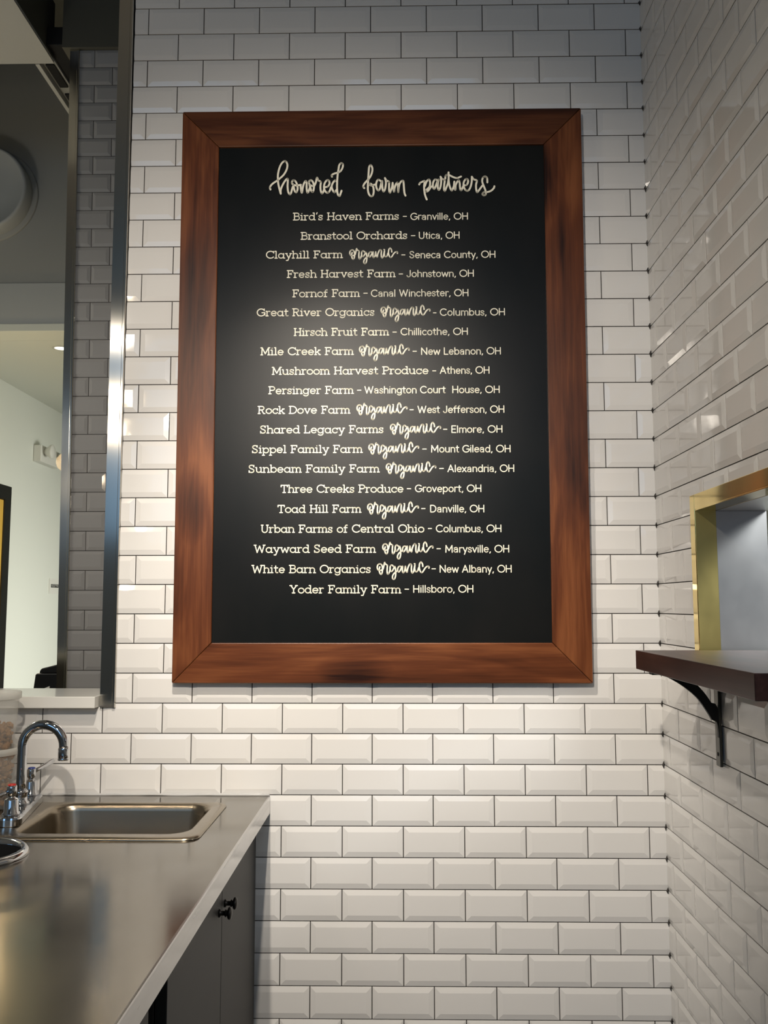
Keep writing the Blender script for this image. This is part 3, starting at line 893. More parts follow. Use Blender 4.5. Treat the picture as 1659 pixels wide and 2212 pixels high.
HEADING = [
  ["honored",[[[-0.3017,1.3285],[-0.3031,1.3349],[-0.297,1.344],[-0.2841,1.3532],[-0.2773,1.3588],[-0.2657,1.3701],[-0.2576,1.3857],[-0.2563,1.3999],[-0.2619,1.4085],[-0.2701,1.4043],[-0.2769,1.3916],[-0.2815,1.3716],[-0.2813,1.3517],[-0.2784,1.3346],[-0.2734,1.3162]],[[-0.2734,1.3162],[-0.2735,1.3275],[-0.2682,1.3417],[-0.2607,1.3544],[-0.2553,1.3586],[-0.2545,1.3501],[-0.2551,1.3373],[-0.2536,1.3231],[-0.2494,1.3145],[-0.246,1.3166],[-0.2434,1.3258],[-0.2407,1.3357]],[[-0.2188,1.3412],[-0.2256,1.3399],[-0.2311,1.3392],[-0.2394,1.3414],[-0.2433,1.3471],[-0.2408,1.3535],[-0.2353,1.3527],[-0.2312,1.347],[-0.2284,1.3385],[-0.2276,1.3285],[-0.231,1.32],[-0.2358,1.3243],[-0.2379,1.3329],[-0.2394,1.34]],[[-0.2195,1.3412],[-0.2187,1.3313],[-0.2159,1.3185],[-0.2139,1.3312],[-0.2106,1.344],[-0.2058,1.3518],[-0.2031,1.3454],[-0.203,1.3312],[-0.2001,1.3184],[-0.1961,1.3268],[-0.1927,1.3367]],[[-0.1818,1.3381],[-0.1872,1.3374],[-0.1941,1.341],[-0.1969,1.3481],[-0.1928,1.3538],[-0.1873,1.3509],[-0.1838,1.3423],[-0.1831,1.331],[-0.1858,1.3211],[-0.1899,1.3232],[-0.1927,1.3325],[-0.1948,1.3396]],[[-0.1818,1.3381],[-0.1777,1.348],[-0.1748,1.3607],[-0.1716,1.3536],[-0.1647,1.3486],[-0.1653,1.3365],[-0.1646,1.3251],[-0.1611,1.3159],[-0.157,1.3222],[-0.1543,1.3336]],[[-0.1543,1.3336],[-0.1454,1.3356],[-0.1407,1.3434],[-0.1421,1.3519],[-0.1476,1.3534],[-0.1537,1.3449],[-0.1557,1.3336],[-0.1529,1.3236],[-0.1467,1.3179],[-0.1406,1.3221],[-0.1365,1.3334]],[[-0.1222,1.3503],[-0.1256,1.3525],[-0.1311,1.3461],[-0.1345,1.3362],[-0.1324,1.3263],[-0.1269,1.3191],[-0.1214,1.3262]],[[-0.1339,1.3632],[-0.1346,1.3675],[-0.1285,1.3717],[-0.1189,1.3745],[-0.1107,1.3787],[-0.1052,1.3886],[-0.1045,1.3985],[-0.1094,1.4014],[-0.1141,1.3958],[-0.1162,1.3844],[-0.1182,1.3702],[-0.1195,1.3531],[-0.1201,1.3361],[-0.1194,1.3219],[-0.1173,1.312],[-0.1132,1.3084],[-0.1105,1.3148],[-0.1077,1.3232]]]],
  ["farm",[[[-0.0459,1.3301],[-0.0485,1.3351],[-0.0451,1.3433],[-0.0372,1.3523],[-0.0311,1.3595],[-0.0258,1.3703],[-0.0236,1.383],[-0.0258,1.3921],[-0.0289,1.3953],[-0.0324,1.3904],[-0.0337,1.3786],[-0.0346,1.3649],[-0.0354,1.3513],[-0.0359,1.3377],[-0.0359,1.3242],[-0.0328,1.3124],[-0.0271,1.3069],[-0.0223,1.3096],[-0.0201,1.3195],[-0.021,1.3313],[-0.025,1.3395],[-0.0302,1.3431],[-0.0319,1.3404],[-0.0284,1.3377],[-0.0223,1.3385],[-0.0153,1.3403]],[[-0.0014,1.3501],[-0.0075,1.3538],[-0.0118,1.3484],[-0.0136,1.3385],[-0.0118,1.3285],[-0.0075,1.323],[-0.0031,1.3284],[-0.0005,1.3392],[0.0026,1.3501],[0.003,1.3374],[0.0043,1.3256],[0.0069,1.3202],[0.0104,1.3256],[0.0126,1.3373],[0.0131,1.3482],[0.0105,1.3582]],[[0.0105,1.3582],[0.0144,1.3518],[0.0214,1.3472],[0.0218,1.3372],[0.0218,1.3255],[0.0239,1.3164],[0.0266,1.3236],[0.0301,1.3335],[0.0314,1.3444]],[[0.0314,1.3444],[0.0327,1.3326],[0.0353,1.319],[0.0362,1.3281],[0.0397,1.3389],[0.0441,1.3452],[0.0458,1.337],[0.0462,1.328],[0.0466,1.318],[0.0475,1.328],[0.0502,1.3406],[0.0554,1.3487],[0.0602,1.3496],[0.0615,1.3405],[0.0623,1.3278],[0.0636,1.3152],[0.0662,1.3079]]]],
  ["partners",[[[0.1037,1.3391],[0.1059,1.3435],[0.1115,1.3464],[0.1185,1.3485],[0.117,1.3347],[0.1177,1.3201],[0.1197,1.3084],[0.1239,1.2968]],[[0.1192,1.3346],[0.1241,1.3477],[0.1305,1.3527],[0.1332,1.3447],[0.1318,1.3331],[0.1254,1.3258],[0.1212,1.3215],[0.124,1.3186],[0.1296,1.3229],[0.1353,1.3316],[0.1395,1.3345]],[[0.1522,1.3511],[0.1466,1.3526],[0.1417,1.3446],[0.1409,1.333],[0.1444,1.3264],[0.1486,1.3344],[0.1522,1.3445],[0.1562,1.3525],[0.1543,1.3416],[0.1542,1.33],[0.1569,1.3234],[0.1612,1.3314],[0.1634,1.3474],[0.1618,1.3605]],[[0.1618,1.3605],[0.1663,1.3539],[0.1726,1.3509],[0.1718,1.3385],[0.171,1.3269],[0.173,1.3203],[0.1773,1.3298],[0.1816,1.3414],[0.1838,1.3559]],[[0.1747,1.3553],[0.1754,1.3626],[0.1804,1.3662],[0.1874,1.3639],[0.1972,1.3587],[0.207,1.3564],[0.2175,1.3607]],[[0.1837,1.3727],[0.1838,1.3603],[0.1842,1.3457],[0.1871,1.3311],[0.1913,1.3216],[0.1948,1.326],[0.1984,1.3354]],[[0.1992,1.3463],[0.1984,1.3339],[0.2018,1.323],[0.2026,1.3354],[0.2069,1.3455],[0.2111,1.3498],[0.2138,1.3411],[0.2144,1.3294],[0.2172,1.3214],[0.2214,1.3294],[0.225,1.3366]],[[0.225,1.3359],[0.232,1.3366],[0.2363,1.3438],[0.2357,1.3518],[0.2308,1.3533],[0.2251,1.3454],[0.2243,1.3337],[0.2284,1.3235],[0.2354,1.3205],[0.2417,1.3278],[0.2461,1.3437],[0.2469,1.3597]],[[0.2469,1.3597],[0.2518,1.3524],[0.2602,1.3487],[0.2579,1.3363],[0.2585,1.3232],[0.2612,1.316],[0.2669,1.3232],[0.2754,1.3347]],[[0.2888,1.3433],[0.2882,1.355],[0.2834,1.3601],[0.277,1.3566],[0.2748,1.3464],[0.2789,1.3332],[0.2836,1.3201],[0.2842,1.3099],[0.2786,1.3071],[0.2751,1.3108],[0.2794,1.3158],[0.2892,1.3164],[0.299,1.32],[0.3061,1.3272],[0.3076,1.3323]]]],
]


# ------------------------------------------------------------------ the framed menu board
LEAN = 0.0141016
sign = thing('menu_board', (-0.045, -0.0035, 1.2475), 'large chalkboard in a dark walnut frame listing farm partners in white lettering', 'chalkboard', rot=(LEAN, 0, 0))
loc = lambda x, z, w: (x + sign.location.x, -w + sign.location.y, z + sign.location.z)    # board-local metres; the parent leans
OX0, OX1, OZ0, OZ1 = -0.5443, 0.5450, 0.0, 1.5490
IX0, IX1, IZ0, IZ1 = -0.4432, 0.4425, 0.1036, 1.4472
G = 0.0004


def rail(poly, material):
    a = [loc(x, z, 0.0) for x, z in poly]
    b = [loc(x, z, 0.0245) for x, z in poly]
    cx = sum(p[0] for p in poly) / 4
    cz = sum(p[1] for p in poly) / 4
    mb = MB()
    mb.add(a + b, [(3, 2, 1, 0), (4, 5, 6, 7)] + [(i, (i + 1) % 4, (i + 1) % 4 + 4, i + 4) for i in range(4)])
    return mb.build('frame_rail', material, sign, bevel=0.0022)


rail([(OX0 + G, OZ0), (OX1 - G, OZ0), (IX1 - G, IZ0), (IX0 + G, IZ0)], M['wood_h'])
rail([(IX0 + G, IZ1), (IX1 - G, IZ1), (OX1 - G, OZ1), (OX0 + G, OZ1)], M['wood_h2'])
rail([(OX0, OZ0 + G), (IX0, IZ0 + G), (IX0, IZ1 - G), (OX0, OZ1 - G)], M['wood_v'])
rail([(IX1, IZ0 + G), (OX1, OZ0 + G), (OX1, OZ1 - G), (IX1, IZ1 - G)], M['wood_v2'])
mb = MB()
p0, p1 = loc(IX0 - 0.004, IZ0 - 0.004, 0.006), loc(IX1 + 0.004, IZ1 + 0.004, 0.0175)
mb.box(p0[0], p1[0], p1[1], p0[1], p0[2], p1[2])
panel = mb.build('chalkboard_panel', M['board'], sign)
ink = lambda x, z, e: loc(x, z, 0.0179 + e)
for word, strokes in HEADING:
    mb = MB()
    for s in strokes:
        ribbon(mb, cat([tuple(p) for p in s], 7), 0.0051, ink)
    mb.build('heading_word', M['ink'], panel, fix=False)
SLH = 0.0217 / 113.0      # metres per unit of height, farm names
SNH = 0.0199 / 112.0
for name, x0, x1, zb, org, d0, d1, dz, town, t0, t1, tb in LINES:
    mb = MB()
    for s in set_text(name, SLAB, x0, x1, zb, SLH, 0.0029, 0.0002):
        ribbon(mb, s, 0.0029, ink)
    if org:
        k = (org[1] - org[0]) / 1540.0
        for s in ORG:
            ribbon(mb, [(org[0] + p[0] * k, zb + 0.0003 + (408 - p[1]) * k) for p in cat(s, 5)], 0.0037, ink)
    ribbon(mb, [(d0 + 0.0012, dz), (d1 - 0.0012, dz)], 0.0026, ink)
    for s in set_text(town, SANS, t0, t1, tb, SNH, 0.0027, 0.0002):
        ribbon(mb, s, 0.0027, ink)
    mb.build('text_line', M['ink'], panel, fix=False)


# ------------------------------------------------------------------ counter, sink, faucet
ZT = 0.959
CX0, CX1, CY0, CY1 = -2.2, -0.3365, -2.6, -0.0045


def rrect(x0, x1, y0, y1, r, z, seg=8, m=10):
    pts = []
    cs = [(x1 - r, y1 - r, 0), (x0 + r, y1 - r, 90), (x0 + r, y0 + r, 180), (x1 - r, y0 + r, 270)]
    for i, (cx, cy, a) in enumerate(cs):
        for k in range(seg + 1):
            t = math.radians(a + 90.0 * k / seg)
            pts.append((cx + r * math.cos(t), cy + r * math.sin(t), z))
    return pts


def hole_panel(mb, X0, X1, Y0, Y1, hole, z, down):
    """flat panel with a hole; the hole's edge is turned down"""
    cx = sum(p[0] for p in hole) / len(hole)
    cy = sum(p[1] for p in hole) / len(hole)
    out = []
    for p in hole:
        dx, dy = p[0] - cx, p[1] - cy
        t = min([(X1 - cx) / dx if dx > 1e-9 else 1e9, (X0 - cx) / dx if dx < -1e-9 else 1e9,
                 (Y1 - cy) / dy if dy > 1e-9 else 1e9, (Y0 - cy) / dy if dy < -1e-9 else 1e9])
        out.append([cx + dx * t, cy + dy * t, z])
    for c in ((X0, Y0), (X1, Y0), (X1, Y1), (X0, Y1)):
        q = min(out, key=lambda o: (o[0] - c[0]) ** 2 + (o[1] - c[1]) ** 2)
        q[0], q[1] = c
    mb.loops([[tuple(o) for o in out], hole], 0, False)
    mb.loops([hole, [(p[0], p[1], z - down) for p in hole]], 0, False)


top = thing('worktop', (-1.2, -1.3, ZT), 'stainless steel worktop running along the left below the pass-through', 'countertop')
mb = MB()
SK = rrect(-0.926, -0.426, -0.449, -0.108, 0.03, ZT)
RC, RR = (-0.838, -0.575), 0.096
RG = [(RC[0] + RR * math.cos(2 * PI * i / 48), RC[1] + RR * math.sin(2 * PI * i / 48), ZT) for i in range(48)]
hole_panel(mb, -0.96, -0.40, -0.46, -0.09, SK, ZT, 0.02)
hole_panel(mb, -0.96, -0.70, -0.69, -0.46, RG, ZT, 0.02)
for x0, x1, y0, y1 in ((CX0, CX1, -0.09, CY1), (CX0, -0.96, -0.69, -0.09), (-0.40, CX1, -0.69, -0.09), (-0.70, -0.40, -0.69, -0.46), (CX0, CX1, CY0, -0.69)):
    mb.add([(x0, y0, ZT), (x1, y0, ZT), (x1, y1, ZT), (x0, y1, ZT)], [(0, 1, 2, 3)])
mb.build('top_sheet', M['steel_top'], top)
mb = MB()
e = 0.0035
prof = [(CX1, ZT), (CX1 + e * .3, ZT - 0.0003), (CX1 + e * .75, ZT - e * .35), (CX1 + e, ZT - e), (CX1 + e, ZT - 0.043), (CX1 - 0.012, ZT - 0.043), (CX1 - 0.012, ZT - 0.041), (CX1 + e - 0.0015, ZT - 0.041), (CX1 + e - 0.0015, ZT - e), (CX1, ZT - 0.0015)]
mb.loops([[(x, y, z) for x, z in prof] for y in (CY1, CY0)], 0, False, True, True)
mb.build('front_edge', M['steel_edge'], top)
mb = MB()
pp = [(x / 60.0 * (CX1 - CX0 + 0.002) + CX0, CY1 - 0.0005 + random.uniform(-.0006, .0006), ZT + 0.0022 + random.uniform(-.0006, .0006)) for x in range(61)]
mb.tube(pp, [0.0034 + random.uniform(-.0006, .0006) for _ in pp], 8)
mb.build('caulk_bead', M['caulk'], top)

sink = thing('sink', (-0.675, -0.28, ZT), 'drop-in stainless sink with rounded basin in the steel worktop', 'sink')
mb = MB()
ls = [rrect(-0.932, -0.4215, -0.4535, -0.1035, 0.034, ZT + 0.0006), rrect(-0.9315, -0.422, -0.453, -0.104, 0.0335, ZT + 0.0025), rrect(-0.928, -0.4255, -0.4495, -0.1075, 0.030, ZT + 0.0052),
      rrect(-0.922, -0.4315, -0.4435, -0.1135, 0.026, ZT + 0.0058), rrect(-0.846, -0.448, -0.4165, -0.119, 0.052, ZT + 0.0052),
      rrect(-0.840, -0.453, -0.411, -0.1235, 0.052, ZT + 0.0035), rrect(-0.836, -0.457, -0.407, -0.1275, 0.052, ZT - 0.002), rrect(-0.8335, -0.4595, -0.4045, -0.130, 0.052, ZT - 0.012),
      rrect(-0.826, -0.467, -0.398, -0.137, 0.052, ZT - 0.11), rrect(-0.820, -0.473, -0.392, -0.143, 0.052, ZT - 0.135), rrect(-0.804, -0.489, -0.376, -0.159, 0.045, ZT - 0.150),
      rrect(-0.775, -0.518, -0.347, -0.188, 0.035, ZT - 0.155)]
mb.loops(ls, 0, True, False, True)
mb.build('basin', M['steel_sink'], sink)
mb = MB()
mb.lathe((-0.6465, -0.2675, ZT - 0.1548), [(0.045, 0.0), (0.044, 0.003), (0.036, 0.0035), (0.034, 0.001), (0.018, 0.0008), (0.0, 0.0008)], 'Z', 32)
mb.build('drain', M['chrome'], sink)

ring = thing('waste_chute', (RC[0], RC[1], ZT), 'round waste hole with a raised chrome ring in the worktop in front of the sink', 'waste hole')
mb = MB()
mb.lathe((RC[0], RC[1], ZT + 0.0004), [(0.106, 0.0), (0.1065, 0.003), (0.104, 0.009), (0.099, 0.0125), (0.093, 0.012), (0.089, 0.008), (0.0885, 0.0)], 'Z', 64)
mb.build('collar', M['chrome'], ring)
mb = MB()
mb.lathe((RC[0], RC[1], ZT + 0.0004), [(0.0885, 0.001), (0.0875, -0.02), (0.086, -0.20), (0.0, -0.20)], 'Z', 48)
mb.build('sleeve', M['cab_dark'], ring)

# faucet -------------------------------------------------------------
fa = thing('faucet', (-0.885, -0.2325, ZT + 0.0058), 'chrome gooseneck faucet with two lever handles at the left end of the sink', 'faucet')
TH = 0.193
ct, s_t = math.cos(TH), math.sin(TH)
FX = lambda a, b: (-0.885 + a * ct - b * s_t, -0.2325 + a * s_t + b * ct)
ZD = ZT + 0.0060


def floop(hx, hy, r, z):
    return [(*FX(p[0], p[1]), z) for p in rrect(-hx, hx, -hy, hy, r, 0)]


mb = MB()
mb.loops([floop(0.0255, 0.136, 0.020, ZD), floop(0.0255, 0.136, 0.020, ZD + 0.014), floop(0.024, 0.1345, 0.0185, ZD + 0.0185), floop(0.020, 0.1305, 0.0145, ZD + 0.020)], 0, False, True, True)
mb.build('base_plate', M['chrome'], fa, bevel=0.0008)
ZP = ZD + 0.0202
bx, by = FX(-0.003, 0.004)
mb = MB()
mb.lathe((bx, by, ZP), [(0.020, 0.0), (0.020, 0.004), (0.0155, 0.008), (0.0150, 0.024), (0.0165, 0.026), (0.0165, 0.030), (0.012, 0.0335)], 'Z', 28, 0, True, True)
mb.build('spout_collar', M['chrome'], fa)
path = [(bx, by, ZP + 0.028 + i * 0.02) for i in range(6)]
R_ = 0.0488
zc_ = 1.1190
path = [p for p in path if p[2] < zc_ - 0.004] + [(bx + R_ - R_ * math.cos(math.radians(a)), by, zc_ + R_ * math.sin(math.radians(a))) for a in range(0, 181, 10)]
path += [(bx + 2 * R_ + 0.0004, by, zc_ - 0.004)]
mb = MB(); mb.tube(path, 0.0112, 24); sp = mb.build('spout', M['chrome'], fa)
mb = MB()
mb.lathe((bx + 2 * R_ + 0.0004, by, zc_ - 0.0335), [(0.0105, 0.0), (0.0128, 0.0005), (0.0130, 0.004), (0.0122, 0.005), (0.0126, 0.006), (0.0128, 0.026), (0.0115, 0.030), (0.0108, 0.031)], 'Z', 28, 0, True, True)
mb.build('aerator', M['chrome'], sp)
for nm, b, scale, capm, ld in (('cold_handle', 0.105, 1.0, 'blue', (0.030, 0.068, 0.019)), ('hot_handle', -0.105, 1.04, 'red', (-0.036, -0.062, -0.016))):
    hx, hy = FX(0.0, b)
    k = scale
    mb = MB()
    mb.lathe((hx, hy, ZP), [(0.0185 * k, 0.0), (0.0185 * k, 0.003), (0.0150 * k, 0.007), (0.0144 * k, 0.0325), (0.0130 * k, 0.035), (0.0075 * k, 0.0368), (0.0070 * k, 0.041), (0.0098 * k, 0.0435), (0.0104 * k, 0.048), (0.0104 * k, 0.061), (0.0092 * k, 0.0635)], 'Z', 28, 0, True, True)
    h = mb.build(nm, M['chrome'], fa)
    mb = MB(); mb.lathe((hx, hy, ZP + 0.0637), [(0.0088 * k, 0.0), (0.0086 * k, 0.002), (0.006 * k, 0.0032), (0.0, 0.0034)], 'Z', 24); mb.build('index_cap', M[capm], h)
    d = Vector(ld)
    st = Vector((hx, hy, ZP + 0.053))
    path = [st + d * t for t in (0.12, 0.3, 0.6, 0.85, 0.97, 1.0)]
    mb = MB()
    s = d.normalized().cross(Vector((0, 0, 1))).normalized()
    upv = s.cross(d.normalized())
    ls = []
    for p, w, hh in zip(path, (0.0034, 0.0032, 0.0030, 0.0030, 0.0028, 0.0018), (0.0050, 0.0052, 0.0060, 0.0066, 0.0060, 0.0040)):
        ls.append([tuple(p + s * w * math.cos(2 * PI * q / 14) + upv * hh * math.sin(2 * PI * q / 14)) for q in range(14)])
    mb.loops(ls, 0, True, True, True)
    mb.build('lever', M['chrome'], h)

# deli cups ----------------------------------------------------------
DC = (-0.992, -0.150)


def lumps(cz, h, r0, r1, n, seed):
    rnd = random.Random(seed)
    mb = MB()
    ico = []
    bm = bmesh.new()
    bmesh.ops.create_icosphere(bm, subdivisions=1, radius=1.0)
    iv = [v.co.copy() for v in bm.verts]
    jf = [tuple(v.index for v in f.verts) for f in bm.faces]
    bm.free()
    for i in range(n):
        z = cz + rnd.uniform(0, 1) * h
        rr = r0 + (r1 - r0) * (z - cz) / max(h, 1e-6)
        s = rnd.uniform(0.0045, 0.0095)
        rad = (rr - s * 0.9) * (math.sqrt(rnd.uniform(0.45, 1.0)) if i % 4 else math.sqrt(rnd.uniform(0, 1)))
        a = rnd.uniform(0, 2 * PI)
        c = Vector((DC[0] + rad * math.cos(a), DC[1] + rad * math.sin(a), z))
        R = Matrix.Rotation(rnd.uniform(0, 6), 3, Vector((rnd.uniform(-1, 1), rnd.uniform(-1, 1), rnd.uniform(-1, 1))).normalized())
        q = [rnd.uniform(0.72, 1.18) for _ in iv]
        sc = Vector((s, s * rnd.uniform(0.6, 1), s * rnd.uniform(0.5, 0.9)))
        mb.add([tuple(c + R @ Vector((v.x * sc.x * k, v.y * sc.y * k, v.z * sc.z * k))) for v, k in zip(iv, q)], jf)
    return mb


for i, (z0, gz, lab) in enumerate(((ZT + 0.0009, 0.118, 'lower frosted plastic tub of granola standing on the worktop'),
                                   (ZT + 0.1345, 0.060, 'open upper frosted plastic tub, part full of granola, stacked on another tub'))):
    cup = thing('deli_tub', (DC[0], DC[1], z0), lab, 'tub', 'stacked granola tubs')
    mb = MB()
    mb.lathe((DC[0], DC[1], z0), [(0.0, 0.0), (0.0425, 0.0), (0.0448, 0.002), (0.0545, 0.128), (0.0535, 0.128), (0.0438, 0.003), (0.0, 0.0012)], 'Z', 48)
    mb.build('cup_wall', M['deli'], cup)
    mb = MB()
    mb.lathe((DC[0], DC[1], z0), [(0.0548, 0.1285), (0.0575, 0.1265), (0.0592, 0.128), (0.0595, 0.142), (0.0585, 0.1435), (0.0572, 0.142), (0.0568, 0.131), (0.0540, 0.130), (0.0548, 0.1285)], 'Z', 48)
    mb.build('rim', M['deli_rim'], cup)
    g = lumps(z0 + 0.008, gz, 0.0435, 0.0435 + 0.0102 * gz / 0.128, 330 if i == 0 else 190, 11 + i).build('granola', M['granola'], None, origin=(DC[0], DC[1], z0), fix=False)
    tag(g, ('toasted granola filling the lower frosted tub', 'toasted granola in the bottom of the upper open tub')[i], 'granola', 'granola in the tubs', 'stuff')

# cabinets -----------------------------------------------------------
XF = -0.367
kn = []


def knob(y, z, parent):
    mb = MB()
    mb.lathe((XF + 0.0005, y, z), [(0.0, 0.0), (0.0080, 0.0), (0.0080, 0.002), (0.0048, 0.004), (0.0046, 0.011), (0.0075, 0.0125), (0.0075, 0.0145), (0.0050, 0.016), (0.0115, 0.0185), (0.0125, 0.0215), (0.0105, 0.0245), (0.004, 0.0262), (0.0, 0.0264)], 'X', 24)
    return mb.build('knob', M['bronze'], parent)


for (ya, yb, doors, lab) in ((-0.901, -0.006, ((-0.4535, -0.012, -0.425), (-0.8985, -0.4565, -0.486)), 'charcoal two-door base cabinet next to the white tiled wall'),
                             (-2.58, -1.004, ((-1.515, -1.0065, -1.47), (-2.02, -1.518, -1.55)), 'charcoal base cabinet nearest the camera beyond the dark gap')):
    c = thing('base_cabinet', (-0.66, (ya + yb) / 2, 0.0), lab, 'cabinet')
    mb = MB(); mb.box(-0.94 if ya < -0.95 else -0.38, XF - 0.021, ya, yb, 0.10, 0.9120 if ya > -0.95 else 0.9120)
    if ya > -0.95:                     # leave room for basin and chute: thin carcass boards
        mb = MB()
        mb.box(-1.0, XF - 0.021, ya, ya + 0.004, 0.10, 0.912); mb.box(-1.0, XF - 0.021, yb - 0.018, yb, 0.10, 0.912)
        mb.box(-1.0, XF - 0.021, ya + 0.005, yb - 0.019, 0.10, 0.118); mb.box(-1.0, -0.99, ya + 0.005, yb - 0.019, 0.119, 0.912)
    mb.build('carcass', M['cab'], c)
    mb = MB(); mb.box(-0.92, XF - 0.07, ya, yb, 0.0, 0.0995); mb.build('plinth', M['cab_dark'], c)
    for y0, y1, ky in doors:
        mb = MB(); mb.box(XF - 0.0195, XF, y0, y1, 0.11, 0.905)
        d = mb.build('door', M['cab'], c, bevel=0.0012)
        knob(ky, 0.8255, d)
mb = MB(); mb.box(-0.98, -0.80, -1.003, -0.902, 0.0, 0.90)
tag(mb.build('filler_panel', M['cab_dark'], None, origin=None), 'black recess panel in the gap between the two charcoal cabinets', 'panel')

# ------------------------------------------------------------------ right wall: brass opening, shelf, bracket
y0, y1, z0, z1 = OP
br = thing('brass_frame', (XR, (y0 + y1) / 2, z0), 'brass frame lining the pass-through in the right tiled wall', 'frame')
mb = MB()
BX = XR - 0.0048
mb.box(BX, XR + 0.0, y1 - 0.0005, y1 + 0.032, z0, z1 + 0.0345)
mb.build('side_casing', M['brass'], br, bevel=0.0012)
mb = MB(); mb.box(BX, XR + 0.0, y0 - 0.03, y1 - 0.001, z1 - 0.0005, z1 + 0.0345); mb.build('head_casing', M['brass'], br, bevel=0.0012)
mb = MB(); mb.box(BX + 0.001, XR + 0.043, y1 - 0.0030, y1 + 0.0005, z0, z1 - 0.0005); mb.build('side_lining', M['brass_satin'], br)
mb = MB(); mb.box(BX + 0.001, XR + 0.043, y0, y1 - 0.0032, z1 - 0.0030, z1 + 0.0); mb.build('head_lining', M['brass'], br)
sl = thing('steel_lining', (XR + 0.1, (y0 + y1) / 2, z0), 'stained stainless steel lining deeper inside the brass framed opening', 'lining')
mb = MB(); mb.box(XR + 0.0435, XR + 0.1585, y1 - 0.0022, y1 - 0.0002, z0 + 0.002, z1 - 0.004); mb.build('side_sheet', M['steel_panel'], sl)
mb = MB(); mb.box(XR + 0.0435, XR + 0.1585, y0, y1 - 0.0024, z1 - 0.0035, z1 - 0.0015); mb.build('head_sheet', M['steel_panel'], sl)

sh = thing('wall_shelf', (0.605, -0.69, 1.306), 'thick dark walnut shelf through the brass opening in the right wall', 'shelf')
mb = MB()
mb.prism([(0.525, 1.3075), (XR - 0.0045, 1.3075), (XR - 0.0045, 1.3390), (XR + 0.30, 1.3390), (XR + 0.30, 1.3485), (0.525, 1.3485)], lambda u, v, w: (u, w, v), -1.028, -0.3585)
mb.build('shelf_board', M['wood_shelf'], sh, bevel=0.0012)

bk = thing('shelf_bracket', (XR, -0.43, 1.11), 'black iron bracket with a curved brace under the walnut shelf', 'bracket')
BY0, BY1 = -0.4425, -0.4175
mb = MB(); mb.box(XR - 0.0105, XR - 0.0042, BY0, BY1, 1.1095, 1.300); mb.build('wall_plate', M['iron_worn'], bk, bevel=0.0012)
mb = MB(); mb.box(0.537, XR - 0.0045, BY0, BY1, 1.3005, 1.3070); mb.build('shelf_arm', M['iron'], bk, bevel=0.0012)
outer = cat([(0.566, 1.3003), (0.5867, 1.2905), (0.6135, 1.2735), (0.6382, 1.2520), (0.6555, 1.2274), (0.6692, 1.2030), (0.6727, 1.186), (0.6730, 1.170)], 5)
inner = cat([(0.6735, 1.2300), (0.6710, 1.2360), (0.6655, 1.2450), (0.6530, 1.2635), (0.6360, 1.2825), (0.617, 1.3003)], 5)
mb = MB(); mb.prism(outer + inner, lambda u, v, w: (u if u > 0.668 else u * 0.994 - 0.003, w, v), BY0 + 0.001, BY0 + 0.010)
mb.build('curved_brace', M['iron'], bk, bevel=0.0012)
for zz in (1.135, 1.215, 1.285):
    mb = MB(); mb.lathe((XR - 0.0105, -0.43, zz), [(0.0045, 0.0), (0.0040, -0.0018), (0.0, -0.0024)], 'X', 14); mb.build('screw_head', M['iron_worn'], bk)

# a little of the kitchen beyond
mb = MB(); mb.box(3.2, 3.3, -4.0, 1.6, 0, 2.8); mb.build('wall_kitchen', M['kitchen'], kind='structure')
mb = MB(); mb.box(XR + 0.158, 3.2, 1.5, 1.6, 0, 2.8); mb.build('wall_kitchen_back', M['kitchen'], kind='structure')
mb = MB(); mb.box(XR + 0.158, 3.2, -4.0, 1.6, -0.12, 0.0); mb.build('floor_kitchen', M['floor'], kind='structure')
mb = MB(); mb.box(XR + 0.158, 3.2, -4.0, 1.6, 2.8, 2.9); mb.build('ceiling_kitchen', M['plaster'], kind='structure')

# ------------------------------------------------------------------ small things in the hall
em = thing('emergency_light', (XL, 3.85, 2.49), 'white twin-head emergency light on the pale green hall wall', 'light')
mb = MB(); mb.box(XL, XL + 0.055, 3.68, 4.02, 2.43, 2.545); mb.build('housing', M['white_plastic'], em, bevel=0.006)
for y in (3.74, 3.99):
    mb = MB(); mb.lathe((XL + 0.075, y, 2.505), [(0.0, -0.02), (0.02, -0.02), (0.045, 0.02), (0.05, 0.035), (0.046, 0.04), (0.0, 0.044)], 'X', 24)
    mb.build('lamp_head', M['white_plastic'], em)

rs = thing('restroom_sign', (XL, 4.14, 1.53), 'white sign with a black word band on the hall wall', 'sign')
mb = MB(); mb.box(XL, XL + 0.006, 4.04, 4.32, 1.528, 1.638); mb.build('plaque', M['white_plastic'], rs)
mb = MB(); mb.box(XL + 0.0062, XL + 0.0075, 4.066, 4.30, 1.574, 1.597); mb.build('word_band', M['black'], rs)
mb = MB()
for s in set_text('RESTROOM', {**SANS, 'O': SANS['O'], 'S': SANS['S']}, 4.07, 4.296, 1.578, 0.014 / 112, 0.0022):
    ribbon(mb, s, 0.0022, lambda x, z, e: (XL + 0.0079 + e, x, z))
mb.build('lettering', M['white_plastic'], rs, fix=False)

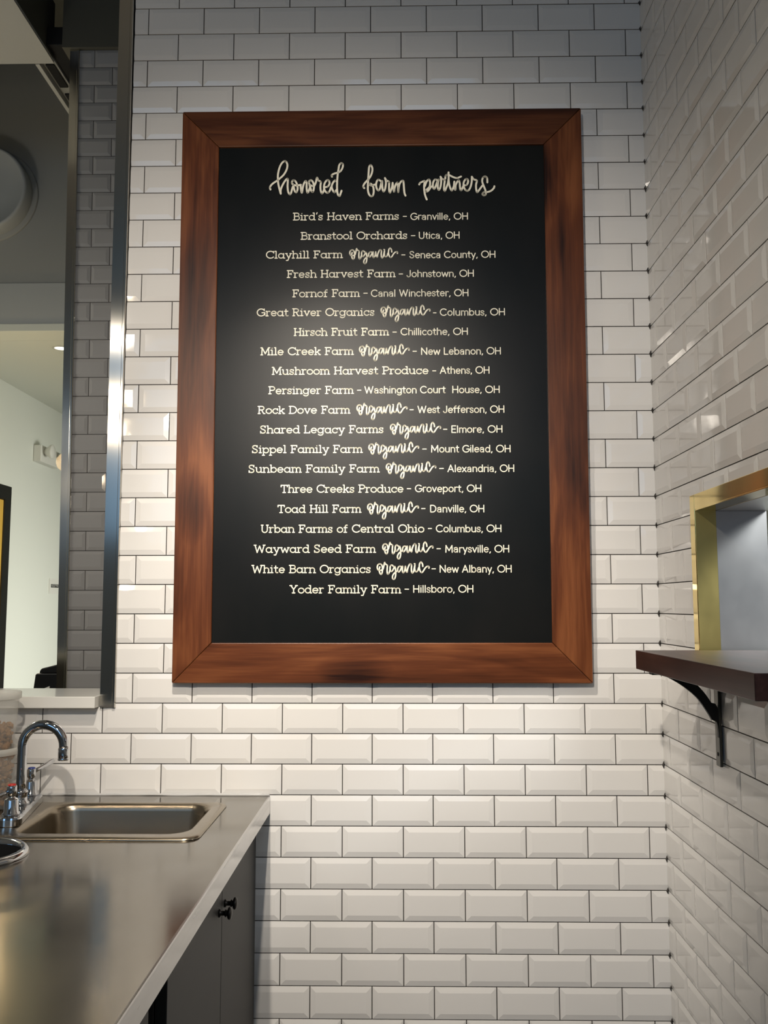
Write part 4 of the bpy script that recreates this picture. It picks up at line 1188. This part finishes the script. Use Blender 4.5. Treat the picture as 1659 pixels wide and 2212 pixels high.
pb = thing('pendant_bulb', (-1.497, 1.6, 2.09), 'clear filament bulb hanging in the hall beside the steel edge of the pier', 'pendant lamp')
mb = MB(); mb.tube([(-1.497, 1.6, 2.205), (-1.497, 1.6, 3.0), (-1.497, 1.6, 3.7625)], 0.003, 8); mb.build('cord', M['black'], pb)
mb = MB(); mb.lathe((-1.497, 1.6, 2.137), [(0.012, 0.0), (0.017, 0.002), (0.018, 0.05), (0.012, 0.064), (0.004, 0.07)], 'Z', 20, 0, True, True); mb.build('socket', M['black'], pb)
mb = MB(); mb.lathe((-1.497, 1.6, 2.09), [(0.0, -0.046), (0.02, -0.0415), (0.036, -0.028), (0.0445, -0.005), (0.042, 0.014), (0.031, 0.029), (0.018, 0.040), (0.0125, 0.0465)], 'Z', 28); mb.build('globe', M['glass'], pb)
mb = MB(); mb.tube([(-1.504, 1.6, 2.13), (-1.507, 1.6, 2.085), (-1.500, 1.6, 2.072), (-1.495, 1.6, 2.085), (-1.490, 1.6, 2.072), (-1.486, 1.6, 2.085), (-1.490, 1.6, 2.13)], 0.0011, 6); mb.build('filament', M['filament'], pb)

hc = thing('service_counter', (-1.6, 1.55, 0), 'plain white service counter in the hall below the ledge', 'counter')
mb = MB(); mb.box(-2.2, -1.40, 1.32, 1.82, 0.0, 0.94); mb.build('counter_body', M['white_plastic'], hc)
mb = MB(); mb.box(-2.22, -1.38, 1.30, 1.84, 0.9405, 0.98); mb.build('counter_top', M['white'], hc, bevel=0.003)
pt = thing('receipt_printer', (-1.47, 1.55, 0.98), 'black receipt printer seen above the white ledge', 'printer')
mb = MB()
mb.prism([(-1.572, 0.981), (-1.39, 0.981), (-1.39, 1.158), (-1.546, 1.158), (-1.552, 1.152)], lambda u, v, w: (u, w, v), 1.48, 1.63); mb.build('printer_body', M['black'], pt, bevel=0.004)
mb = MB()
mb.prism([(-1.538, 1.159), (-1.39, 1.159), (-1.39, 1.200), (-1.455, 1.197), (-1.527, 1.179), (-1.534, 1.172)], lambda u, v, w: (u, w, v), 1.485, 1.62); mb.build('printer_lid', M['black'], pt, bevel=0.004)
mb = MB(); mb.prism([(-1.532, 1.086), (-1.485, 1.086), (-1.485, 1.106)], lambda u, v, w: (u, w, v), 1.470, 1.4745); mb.build('paper_slip', M['white'], pt)
t = thing('exit_sign', (1.62, 1.46, 2.05), 'green exit style sign strip glimpsed through the brass opening', 'sign')
mb = MB(); mb.box(1.45, 2.1, 1.452, 1.499, 2.03, 2.075); mb.build('sign_case', M['green'], t, bevel=0.003)
